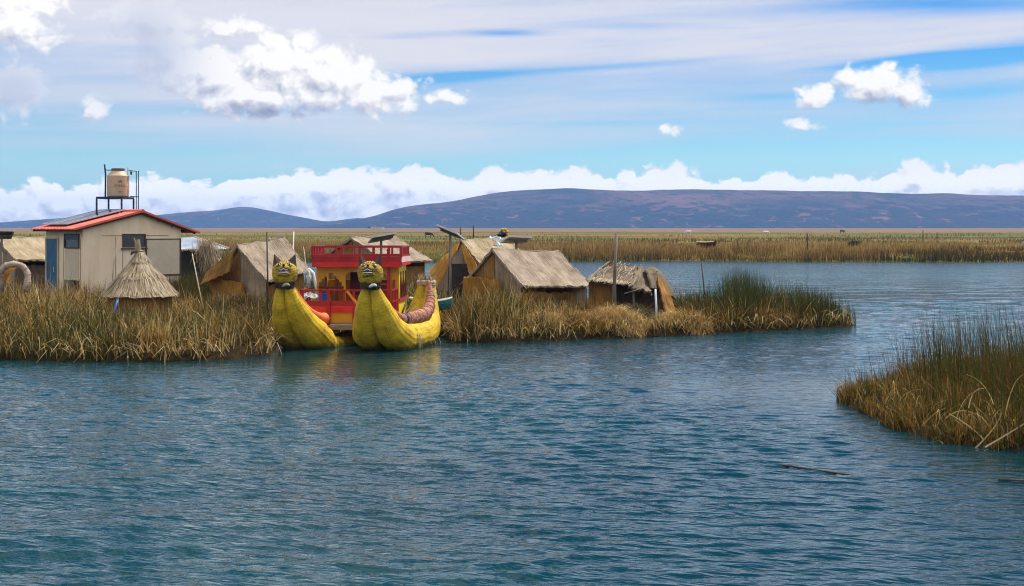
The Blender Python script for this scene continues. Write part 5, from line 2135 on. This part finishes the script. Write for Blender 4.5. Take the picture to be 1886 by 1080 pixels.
for u in (-.09, .82, 1.38, 1.80, CW - .28, CW + .09):
    post((u, -.17, (zt + pz(474)) / 2), (.075, .07, zt - pz(474)), up)
for u in (.3, .9, 1.5, 2.1):
    post((u, CD + .04, (zt + pz(474)) / 2), (.06, .06, zt - pz(474)), up)
for k in range(7):
    for x in (-.08, CW + .08):
        post((x, .10 + k * .23, (zt + zb) / 2), (.05, .085, zt - zb), up, 'baluster')
# platform across the hulls
ZP = 0.60
mb = MB()
for k in range(13):
    mb.box((1.12, -1.50 + k * .26, ZP - .03 + (k % 3) * .004), (3.3, .245, .05), cab)
mb.box((1.12, -1.64, ZP - .06), (3.34, .06, .13), cab)
for x in (-.3, 1.1, 2.5):
    mb.box((x, 0.1, ZP - .11), (.10, 3.4, .10), cab)
cpart('platform', mb, M_DECK)
# lower railing in front of the cabin
def pz2(py):
    return CAM_H - (py - HY) * 41.95 / FPX
def px2(px):
    v = cab.inverted() @ Vector(((px - CX) / FPX * 41.95, 41.95, 0))
    return v.x
yr = (cab.inverted() @ Vector((-5.4, 41.95, 0))).y
xl, xr_ = px2(554), px2(722)
mb = MB()
mb.box(((xl + xr_) / 2, yr, pz2(535)), (xr_ - xl + .08, .06, .045), cab)
for x in (xl, xr_):
    mb.box((x, yr + .62, pz2(535)), (.05, 1.2, .045), cab)
    mb.box((x, yr + .62, pz2(556)), (.05, 1.2, .05), cab)
lr = cpart('lower_railing', mb, M_RED)
for px in (554, 590, 606, 634, 652, 690):
    wd_ = .09 if px in (606,) else .06
    z0 = ZP if px in (554, 606, 652) else pz2(556)
    post((px2(px), yr - (.035 if px == 606 else 0), (pz2(534) + z0) / 2), (wd_, .06, pz2(534) - z0), lr)
for x in (xl, xr_):
    for k in range(4):
        post((x, yr + .25 + k * .3, (pz2(535) + ZP) / 2), (.045, .05, pz2(535) - ZP), lr, 'baluster')
mb = MB()
mb.box(((xl + xr_) / 2, yr - .005, pz2(559.5)), (xr_ - xl, .03, pz2(554.5) - pz2(564.5)), cab)
cpart('rail_board', mb, M_RED, lr)
mb = MB()
mb.box(((xl + xr_) / 2, yr - .012, pz2(570.5)), (xr_ - xl, .03, pz2(565) - pz2(576)), cab)
cpart('lower_rail_board', mb, M_REDB, lr)
mb = MB()
mb.box(((xl + xr_) / 2, yr + .03, pz2(585)), (xr_ - xl, .03, pz2(576) - pz2(595)), cab)
cpart('skirt_board', mb, M_YELSHADE, lr)
mb = MB()
mb.box((px2(583), yr - .25, ZP + .10), (.36, .14, .16), cab)
cpart('deck_step', mb, M_PINKW)
mb = MB()
mb.bar(cab @ Vector((px2(640), yr - .02, pz2(536))), cab @ Vector((px2(660), yr - .02, pz2(562))), .05, .07)
cpart('brace', mb, worn('orange_paint', (.60, .16, .02), (.72, .22, .03), 3, .5))
# things on the deck
bk = thing('bucket', 'small blue bucket on the boat deck behind the lower red railing', 'bucket', cab @ Vector((px2(590) + .02, yr + .35, ZP)))
b0 = bk.location
mb = MB()
rows = []
for (r_, z_) in ((.0, .0), (.12, .0), (.16, .62), (.17, .62), (.17, .64), (.15, .64), (.11, .03), (0, .03)):
    rows.append([mb.vert(b0 + Vector((r_ * math.cos(6.2832 * k / 18), r_ * math.sin(6.2832 * k / 18), z_ + .28))) for k in range(18)])
for a, b in zip(rows, rows[1:]):
    for k in range(18):
        mb.face((a[k], a[(k + 1) % 18], b[(k + 1) % 18], b[k]))
attach(mb.build('body', worn('blue_plastic', (.01, .09, .42), (.015, .13, .55), 3, .35)), bk)
mb = MB()
mb.box(b0 + Vector((0, 0, .14)), (.34, .34, .28))
attach(mb.build('crate_base', M_DARKWOOD), bk)
# ------------------------------------------------------------------ posts, panels, small things
def solar_post(label, base, top, corners, r=.045, grp='solar panels on posts'):
    """corners: four world points of the panel, seen edge on or from below"""
    t = thing('solar_panel', label, 'solar panel', base, grp)
    mb = MB()
    mb.tube([base, top], [r, r * .9], 8)
    attach(mb.build('post', M_WOOD, smooth=True), t)
    c = [Vector(q) for q in corners]
    n = (c[1] - c[0]).cross(c[3] - c[0]).normalized()
    if n.z < 0:
        n = -n
    mb = MB()
    i = [mb.vert(q + n * .02) for q in c] + [mb.vert(q - n * .02) for q in c]
    for f in ((0, 1, 2, 3), (7, 6, 5, 4), (0, 4, 5, 1), (1, 5, 6, 2), (2, 6, 7, 3), (3, 7, 4, 0)):
        mb.face([i[k] for k in f])
    attach(mb.build('panel', M_PVBACK), t)
    mb = MB()
    for a, b in zip(c, c[1:] + c[:1]):
        mb.bar(a, b, .05, .06)
    attach(mb.build('frame', M_ALU), t)
    mb = MB()
    ctr = (c[0] + c[1] + c[2] + c[3]) / 4
    mb.bar(c[0] * .5 + c[3] * .5 - n * .06, c[1] * .5 + c[2] * .5 - n * .06, .05, .05)
    mb.tube([top - Vector((0, 0, .05)), ctr - n * .04], .03, 6)
    attach(mb.build('bracket', M_WOOD), t)


M_PVBACK = worn('panel_back', (.16, .135, .12), (.22, .19, .17), 3, 0.5, 0.03)


def quadpts(c, ux, vy):
    c, ux, vy = Vector(c), Vector(ux) / 2, Vector(vy) / 2
    return [c - ux - vy, c + ux - vy, c + ux + vy, c - ux + vy]


b_ = P(829, 552, 46.6)
b_.z = gz(b_.x, b_.y) - .1
solar_post('solar panel tilted down to the right on a tall post, right of the boat stern', b_, P(829, 430, 46.6), quadpts(P(830, 428, 46.6), (.62, .20, -.26), (.22, .6, -.20)))
b_ = P(951, 500, 54.0)
b_.z = gz(b_.x, b_.y)
solar_post('solar panel on a short post above the roof of the largest hut', b_, P(951, 446, 54.0), quadpts(P(950, 442, 54.0), (.85, .22, -.04), (-.34, .7, -.24)), .055)
b_ = P(702, 500, 58.0)
b_.z = gz(b_.x, b_.y)
solar_post('solar panel on a post behind the red upper railing of the boat', b_, P(702, 443, 58.0), quadpts(P(703, 438.5, 58.0), (.9, .22, .16), (-.26, .7, -.24)), .055)
b_ = P(3, 500, 54.5)
b_.z = gz(b_.x, b_.y)
solar_post('solar panel cut by the left edge, above the tan thatched roof', b_, P(3, 436, 54.5), quadpts(P(0, 432, 54.5), (.85, .25, -.02), (-.4, .8, -.3)), .05)


def pole(name, label, a, b, r, m, grp=None, r2=None, cat='pole'):
    mb = MB()
    a, b = Vector(a), Vector(b)
    mid = (a + b) / 2 + Vector((.015 * (b - a).length * math.sin(a.x * 7), 0, 0))
    mb.tube([Vector((0, 0, 0)), mid - a, b - a], [r, r * .93, (r2 or r * .85)], 8)
    o = mb.build(name, m, None, True, a)
    tag(o, label, cat, grp)
    return o


def gp(px, py, y, dz_=-.12):
    p = P(px, py, y)
    p.z = gz(p.x, p.y) + dz_
    return p


pole('pole', 'thin dark pole standing left of the left cat head', gp(491, 560, 44.5), P(491.5, 428, 44.5), .028, M_DARKWOOD)
pole('pole', 'thick grey wooden pole before the collapsed hut', gp(1133, 572, 46.6), P(1135.5, 430, 46.6), .055, M_WOOD)
pole('pipe_post', 'short pale grey post before the right end of the collapsed hut', gp(1208.5, 580, 46.6), P(1207, 533, 46.8), .04, M_ALU, cat='post')
pole('pole', 'slender white pole behind the roof of the hut left of the boat', gp(541, 500, 60), P(541, 427, 60), .03, M_TEETH)
pole('stick', 'leaning pale stick in the tall grass right of the house', gp(379, 556, 47.5), P(354, 468, 48.5), .022, M_ROPE, cat='stick')
pole('stick', 'thin pale stick leaning across the right eave of the hut beside the boat', gp(573, 530, 48.5), P(559, 455, 49), .018, M_ROPE, cat='stick')
pole('stick', 'thin dark stick leaning over the green rushes, right of the collapsed hut', gp(1305, 545, 49.6), P(1292, 482, 50), .028, M_DARKWOOD, cat='stick')
pole('stick', 'crooked dry stick leaning on the beige house wall', gp(206, 530, 51.5), P(213, 455, 52.6), .025, M_WOOD, cat='stick')
pole('blue_pipe', 'blue pipe leaning below the eave of the conical roof', gp(203, 600, 44.4), P(217, 551, 44.8), .045, worn('blue_pipe_paint', (.015, .08, .32), (.025, .12, .42), 4, .4), cat='pipe')
pole('stake', 'thin dark stake on the far marsh, left of the yellow topped boat shed', P(848, 440, 120), P(848, 418, 120), .05, M_DARKWOOD, 'stakes on the marsh', cat='stake')
for (px, b0_, t0_, yy, lb) in ((872, 438, 415, 150, 'thin stake with dark top on the marsh, right of the tall solar panel post'),
                              (1487, 462, 430, 150, 'bare stake in the far reeds above the green rushes'),
                              (1700, 452, 424, 185, 'bare stake on the marsh left of the pair at the far right'),
                              (1726, 452, 428, 190, 'short stake on the marsh near the right edge')):
    pole('stake', lb, P(px, b0_, yy), P(px, t0_, yy), .07, M_DARKWOOD, 'stakes on the marsh', cat='stake')
pole('stake', 'leaning pale stake in the far reeds at the right edge', P(1879, 458, 150), P(1890, 438, 150), .07, M_ROPE, 'stakes on the marsh', cat='stake')
pole('floating_reed', 'dark reed stem floating on the water, left of the right reed bank', P(1430, 857.5, 9100 / 438.5) + Vector((0, 0, .015)), P(1572, 878, 9100 / 459) + Vector((0, 0, .015)), .016, M_DARKWOOD, cat='floating reed')
pole('floating_reed', 'brown reed stem floating at the right edge below the reed bank', P(1838, 886, 9100 / 467) + Vector((0, 0, .02)), P(1935, 890, 9100 / 471) + Vector((0, 0, .02)), .014, M_DARKWOOD, cat='floating reed')

# reed arch at the left edge
ar = thing('reed_arch', 'round arch of bound pale reeds standing in the grass at the left edge', 'arch', gp(25, 540, 48))
c = P(25, 515, 48)
mb = MB()
pts = [c + Vector((.48 * math.cos(a), .10 * math.sin(2 * a), .52 * math.sin(a) * 1.0 - (.25 if k in (0, 18) else 0))) for k, a in enumerate([R(-20) + R(220) * k / 18 for k in range(19)])]
mb.tube(pts, [.11 + .012 * math.sin(k * 2.3) for k in range(19)], 14)
a_ = attach(mb.build('rim', worn('pale_reed_bundle', (.30, .22, .17), (.46, .37, .30), 9, .9, .6, (1, 1, 1), .1), smooth=True), ar)
mb = MB()
rows = []
for j in range(3):
    rows.append([mb.vert(c + Vector(((.46 - .05 * j) * math.cos(a), .12 + .22 * j, (.48 - .05 * j) * math.sin(a)))) for a in [R(-20) + R(220) * k / 18 for k in range(19)]])
for a, b in zip(rows, rows[1:]):
    for k in range(18):
        mb.face((a[k], a[k + 1], b[k + 1], b[k]), [(k * .1, 0), (k * .1 + .1, 0), (k * .1 + .1, .25), (k * .1, .25)])
attach(mb.build('inner_mat', M_REEDFLAP, smooth=True), ar)
mb = MB()
for k in range(1, 18, 2):
    p, q = pts[k], pts[k + 1] - pts[k - 1]
    d = q.normalized()
    y = Vector((0, 1, 0))
    x = y.cross(d).normalized()
    mb.tube([p + (x * math.cos(e) + y * math.sin(e)) * .125 for e in [6.2832 * j / 12 for j in range(13)]], .010, 5)
rw = mb.build('binding', M_ROPE)
rw.parent = a_

# shed with blue tin roof behind the house
sx = Matrix.Translation((-13.9, 60.5, 0)) @ Matrix.Rotation(R(8), 4, 'Z')
sh = thing('tin_roof_shed', 'low shed with bluish tin roof and dry straw on it, right of the house', 'shed', (-13.9, 60.5, .75))
Z0 = .7
def zpy(py, y):
    return CAM_H - (py - HY) * y / FPX
mb = MB()
def P2(px, py, y):
    return P(px, py, y)
n = 30
A, B, Cc, D = P2(300, 441, 61.5), P2(356, 437, 61.8), P2(421, 458.5, 59.6), P2(296, 460, 59.4)
top = []
for k in range(n * 4 + 1):
    u = k / (n * 4)
    w_ = Vector((0, 0, .02 * math.sin(u * n * 6.283)))
    top.append((mb.vert(A.lerp(B, u) + w_), mb.vert(D.lerp(Cc, u) + w_), mb.vert(A.lerp(B, u) + w_ - Vector((0, 0, .015))), mb.vert(D.lerp(Cc, u) + w_ - Vector((0, 0, .015)))))
for a, b in zip(top, top[1:]):
    mb.face((a[0], a[1], b[1], b[0]))
    mb.face((a[2], b[2], b[3], a[3]))
    mb.face((a[1], a[3], b[3], b[1]))
attach(mb.build('roof', worn('blue_tin', (.34, .40, .50), (.50, .56, .64), 1.2, .45, .05, (1, 1, 1), .5, c3=(.62, .64, .66))), sh)
mb = MB()
mb.bar(B + Vector((.02, 0, .02)), Cc + Vector((.02, 0, .02)), .05, .06)
attach(mb.build('verge', M_ROPE), sh)
mb = MB()
for a, b in ((P2(305, 470, 59.9), P2(400, 470, 60.0)), (P2(400, 470, 60.0), P2(372, 470, 62.2))):
    wall_quad(mb, xy(a, Z0), xy(b, Z0), xy(a, 2.5), xy(b, 2.5))
attach(mb.build('wall', worn('dark_teal_board', (.02, .035, .03), (.05, .05, .035), 3, .8)), sh)
sb = thing('straw_heap', 'pale dry straw hanging over the tin shed roof', 'straw', P(385, 452, 59.4))
ms = MB()
rnd = random.Random(77)
for _ in range(900):
    px, py = rnd.gauss(386, 9), rnd.uniform(440, 488)
    p = P(px - (470 - py) * .25, py, 59.3 + rnd.uniform(-.3, .25))
    d = Vector((rnd.gauss(.15, .35), rnd.gauss(0, .3), -1)).normalized() * rnd.uniform(.2, .7)
    s_ = Vector((rnd.uniform(-1, 1), rnd.uniform(-1, 1), 0)).normalized() * .013
    t = rnd.random()
    ms.face([ms.vert(x, t) for x in (p - s_, p + s_, p + d + s_ * .4, p + d - s_ * .4)])
attach(ms.build('straw', M_STRAWM), sb)

# white cloth sack hanging behind the boat
wc = thing('white_cloth', 'white and grey cloth hung on the eave just left of the boat cabin', 'cloth', gp(572, 535, 47.2))
mb = MB()
rows = []
for j in range(14):
    v = j / 13
    row = []
    for k in range(9):
        u = k / 8
        px = 563 + 5 * v + (10 + 5 * v) * u
        p = P(px, 502 + 36 * v - 5 * math.sin(math.pi * u), 47.2 + .12 * math.sin(u * 9 + v * 3) - .25 * math.sin(math.pi * v))
        row.append(mb.vert(p))
    rows.append(row)
for a, b in zip(rows, rows[1:]):
    for k in range(8):
        mb.face((a[k], a[k + 1], b[k + 1], b[k]))
attach(mb.build('cloth', worn('striped_cloth', (.10, .12, .11), (.62, .62, .60), 9, .8, .2, (3, 1, 1), .2, lo=.42, hi=.55), smooth=True), wc)
mb = MB()
mb.tube([P(562, 505, 47.2), P(570, 496, 47.2), P(577, 503, 47.2), P(584, 540, 47.1)], .05, 8)
attach(mb.build('hem', M_TEETH, smooth=True), wc)

# turquoise boat half hidden in the reeds
tb = thing('small_boat', 'small turquoise boat half hidden in reeds behind the boat stern', 'boat', P(812, 556, 45.2))
o = P(806, 564, 45.0)
mb = MB()
rows = []
for i in range(13):
    s = i / 12
    x = -0.9 + 1.35 * s
    wd_ = .36 * math.sin(math.pi * (.12 + .80 * s)) ** .6
    sh_ = .10 * abs(2 * s - 1) ** 2
    rows.append([mb.vert(o + Vector((x, wd_, .16 + sh_))), mb.vert(o + Vector((x, wd_ * .8, -.05))), mb.vert(o + Vector((x, 0, -.16 + sh_))), mb.vert(o + Vector((x, -wd_ * .8, -.05))), mb.vert(o + Vector((x, -wd_, .16 + sh_)))])
for a, b in zip(rows, rows[1:]):
    for k in range(4):
        mb.face((a[k], b[k], b[k + 1], a[k + 1]))
attach(mb.build('hull', worn('turquoise_paint', (.02, .22, .24), (.03, .30, .32), 3, .4), smooth=True), tb)
mb = MB()
for k in (0, 4):
    mb.tube([Vector(mb_) for mb_ in [o + Vector((-0.9 + 1.35 * i / 12, (1 if k == 0 else -1) * .36 * math.sin(math.pi * (.12 + .80 * i / 12)) ** .6, .17 + .10 * abs(i / 6 - 1) ** 2)) for i in range(13)]], .03, 6)
attach(mb.build('gunwale', M_TEETH), tb)
for x in (-.5, .1):
    mb = MB()
    mb.box(o + Vector((x, 0, .10)), (.16, .6, .03))
    attach(mb.build('thwart', M_WOOD), tb)


def tarp(name, label, pts, m, seed):
    """crumpled sheet over a corner net of world points (rows of equal length)"""
    nu, nv = 14, 10
    A, B, Cc, D = (Vector(p) for p in pts)
    t = thing(name, label, 'tarp', (A + B + Cc + D) / 4)
    mb = MB()
    rows = []
    for j in range(nv + 1):
        row = []
        for i in range(nu + 1):
            u, v = i / nu, j / nv
            p = (A * (1 - u) + B * u) * (1 - v) + (D * (1 - u) + Cc * u) * v
            q = fbm(np.array([u * 5 + seed]), np.array([v * 5.0]), 4, seed)[0] - .47
            row.append(mb.vert(p + Vector((.08 * q, -.35 * q, .30 * q))))
        rows.append(row)
    for a, b in zip(rows, rows[1:]):
        for k in range(nu):
            mb.face((a[k], a[k + 1], b[k + 1], b[k]))
    attach(mb.build('sheet', m, smooth=True), t)
    return t


M_TARP = worn('blue_tarp', (.03, .20, .42), (.20, .42, .60), 2.2, .35, .1, (1, 1, 1), .4, c3=(.05, .28, .52))
tarp('blue_tarp', 'crumpled blue tarp between the boat stern and the orange flap', (P(786, 515, 45.8), P(803, 520, 45.6), P(806, 552, 45.0), P(786, 548, 45.2)), M_TARP, 3)
tarp('blue_tarp', 'blue tarp tied on the ridge of the hut behind the tall solar panel', (P(893, 438.5, 56.2), P(918, 436, 56.4), P(930, 452, 55.6), P(903, 452, 55.4)), M_TARP, 8)
tarp('sack_cover', 'white and green sacking on the boat deck behind the left end of the lower railing', (P(556, 538, 42.6), P(585, 540, 42.6), P(586, 552, 42.4), P(556, 552, 42.4)), worn('white_sack', (.05, .22, .14), (.62, .62, .58), 5, .6, .2, lo=.36, hi=.48), 5)['category'] = 'sacking'

tt = MB()
rnd = random.Random(4)
for _ in range(700):
    p = Vector((rnd.uniform(-2.0, -.7), rnd.uniform(43.9, 44.7), 0))
    p.z = gz(p.x, p.y) - .05
    h_ = rnd.uniform(.5, 1.05)
    d = Vector((rnd.gauss(.05, .25), rnd.gauss(0, .25), 1)) * h_
    s_ = Vector((rnd.uniform(-1, 1), rnd.uniform(-1, 1), 0)).normalized() * .013
    t = min(1, max(0, rnd.gauss(.38, .22)))
    tt.face([tt.vert(x, t) for x in (p - s_, p + s_, p + d + s_ * .3, p + d - s_ * .3)])
tag(tt.build('reed_clump', M_BLADE), 'clump of reeds before the turquoise boat, beside the boat stern', 'reeds', kind='stuff')

# carved animal head on a prow behind the huts
ch = thing('carved_prow', 'dark carved animal head with yellow mane rising above the hut roofs', 'carving', gp(926, 470, 59))
mb = MB()
mb.tube([gp(905, 470, 59, 0), P(910, 446, 59), P(915, 438, 59), P(924, 434, 59), P(927, 428, 58.9)], [.2, .17, .14, .13, .10], 10)
attach(mb.build('neck', M_MAROON, smooth=True), ch)
mb = MB()
mb.ball(P(926, 431, 58.8), (.16, .17, .15), 12, 8)
mb.ball(P(921, 433, 58.7), (.12, .11, .08), 10, 7)
for px in (923.5, 928):
    mb.tube([P(px, 428, 58.8), P(px + .4, 422.5, 58.8)], [.06, .012], 6)
attach(mb.build('head', M_BLACK, smooth=True), ch)
mb = MB()
for k in range(7):
    a = R(-60 + k * 42)
    mb.ball(P(928, 430.5, 58.9) + Vector((.16 * math.cos(a), .05, .17 * math.sin(a))), (.065, .05, .065), 8, 6)
attach(mb.build('mane', M_YEL, smooth=True), ch)

fl = MB()
fl.ball((0, 0, 0), (.17, .17, .13), 16, 10)
fl.tube([(0, 0, .12), (.02, 0, .17)], [.03, .015], 6)
tag(fl.build('float', worn('tan_float', (.42, .26, .14), (.55, .37, .21), 5, .6), None, True, P(185, 579, 43.5)), 'round tan float half hidden in reeds below the conical hut', 'float')

# ------------------------------------------------------------------ far marsh things
def mz(p, z):
    return Vector((p.x, p.y, z))


bsh = thing('moored_boat', 'dark boat with flat yellow white canopy moored at the far shore', 'boat', mz(P(1300, 455, 160), 1.1))
b0 = P(1300, 452, 160)
mb = MB()
rows = []
for i in range(11):
    s = i / 10
    x = -1.12 + 2.3 * s
    wd_ = .5 * math.sin(math.pi * (.15 + .7 * s)) ** .7
    sh_ = .18 * max(0, s - .6) * 2.5
    rows.append([mb.vert(b0 + Vector((x, wd_, .28 + sh_))), mb.vert(b0 + Vector((x, 0, -.35 + sh_ * .6))), mb.vert(b0 + Vector((x, -wd_, .28 + sh_)))])
for a, b in zip(rows, rows[1:]):
    for k in range(2):
        mb.face((a[k], b[k], b[k + 1], a[k + 1]))
mb.face([r[0] for r in rows[:1]] + [rows[0][1], rows[0][2]])
attach(mb.build('hull', M_MAROON), bsh)
mb = MB()
mb.box(b0 + Vector((-.1, 0, .42)), (1.9, 1.0, .10))
attach(mb.build('canopy', worn('pale_yellow_canvas', (.62, .55, .30), (.78, .74, .60), 2, .6)), bsh)
mb = MB()
for x in (-.9, .7):
    for y in (-.4, .4):
        mb.tube([b0 + Vector((x, y, .2)), b0 + Vector((x, y, .40))], .03, 5)
mb.tube([b0 + Vector((1.1, 0, .3)), b0 + Vector((1.1, 0, .62))], .05, 5)
attach(mb.build('canopy_post', M_DARKWOOD), bsh)

tbp = P(693, 422.2, 1300)
tour = thing('tour_boat', 'white tour boat far off at the marsh horizon', 'boat', tbp)
mb = MB()
rows = []
for i in range(9):
    s = i / 8
    x = -7.5 + 15 * s
    wd_ = 1.6 * (1 - max(0, s - .6) ** 2 * 5.5)
    rows.append([mb.vert(tbp + Vector((x, wd_, 1.0 + .5 * s * s))), mb.vert(tbp + Vector((x, wd_ * .6, -.3))), mb.vert(tbp + Vector((x, -wd_ * .6, -.3))), mb.vert(tbp + Vector((x, -wd_, 1.0 + .5 * s * s)))])
for a, b in zip(rows, rows[1:]):
    for k in range(4):
        mb.face((a[k], b[k], b[(k + 1) % 4], a[(k + 1) % 4]))
attach(mb.build('hull', M_TEETH), tour)
mb = MB()
mb.box(tbp + Vector((0.8, 0, 1.5)), (10.5, 2.4, .9))
attach(mb.build('cabin', M_TEETH), tour)
mb = MB()
mb.box(tbp + Vector((-6.6, 0, 1.5)), (1.6, 2.0, 1.3))
mb.box(tbp + Vector((0.8, 0, 1.5)), (9.6, 2.46, .3))
attach(mb.build('windows', M_BLACK), tour)


def animal(label, px, py, y, m, flip=1, sc_=1.0):
    """grazing cow, head lowered"""
    b = P(px, py, y)
    t = thing('cow', label, 'cow', b, 'cattle grazing on the marsh')
    k = sc_
    mb = MB()
    sk = [(-.75, 1.02, .30), (-.5, 1.05, .36), (0, 1.0, .38), (.45, 1.05, .35), (.75, 1.02, .24), (1.0, .80, .16), (1.18, .52, .14), (1.32, .28, .09)]
    mb.tube([b + Vector((flip * s * k, 0, z * k)) for s, z, r in sk], [r * k for *_, r in sk], 10)
    for s, yy in ((-.6, .2), (-.6, -.2), (.55, .2), (.55, -.2)):
        mb.tube([b + Vector((flip * s * k, yy * k, .85 * k)), b + Vector((flip * (s + .03) * k, yy * k, .42 * k)), b + Vector((flip * s * k, yy * k, 0))], [.13 * k, .08 * k, .06 * k], 7)
    mb.tube([b + Vector((flip * -.78 * k, 0, 1.1 * k)), b + Vector((flip * -.92 * k, 0, .5 * k))], [.04 * k, .03 * k], 5)
    for yy in (-.16, .16):
        mb.tube([b + Vector((flip * 1.1 * k, yy * .6 * k, .64 * k)), b + Vector((flip * 1.06 * k, yy * 1.6 * k, .68 * k))], [.05 * k, .02 * k], 5)
    attach(mb.build('body', m, smooth=True), t)


animal('tiny dark cow on the marsh left of the tall solar panel post', 789, 438.5, 330, M_BLACK)
animal('tiny pale cow on the marsh above the roof of the collapsed hut', 1268, 433.5, 420, M_PINKW, -1)
animal('tiny pale cow on the marsh left of the far green rushes', 1410, 434.5, 400, M_PINKW)
animal('tiny dark cow farthest off near the marsh horizon on the right', 1551, 430, 550, M_BLACK)

bush = MB()
rnd = random.Random(9)
for _ in range(700):
    a, q = rnd.uniform(0, 6.283), rnd.random() ** .5
    base = Vector((rnd.choice((-.28, -.1, .38)) + rnd.gauss(0, .22), rnd.gauss(0, .25), rnd.uniform(.0, .8) * (1 - .3 * q)))
    d = Vector((rnd.gauss(0, 1), rnd.gauss(0, 1), rnd.gauss(.6, .6))).normalized() * rnd.uniform(.10, .28)
    s_ = Vector((rnd.uniform(-1, 1), rnd.uniform(-1, 1), rnd.uniform(-1, 1))).normalized() * .06
    bush.face([bush.vert(x, rnd.uniform(.85, 1)) for x in (base - s_, base + s_, base + d + s_ * .5, base + d - s_ * .5)])
bush.tube([(0, 0, -.2), (0, 0, .5)], [.06, .03], 6, t=.6)
tag(bush.build('bush', M_BLADE_FAR, None, False, mz(P(1573, 447, 172), 1.12)), 'single dark round bush on the far marsh, above the island tip', 'bush')
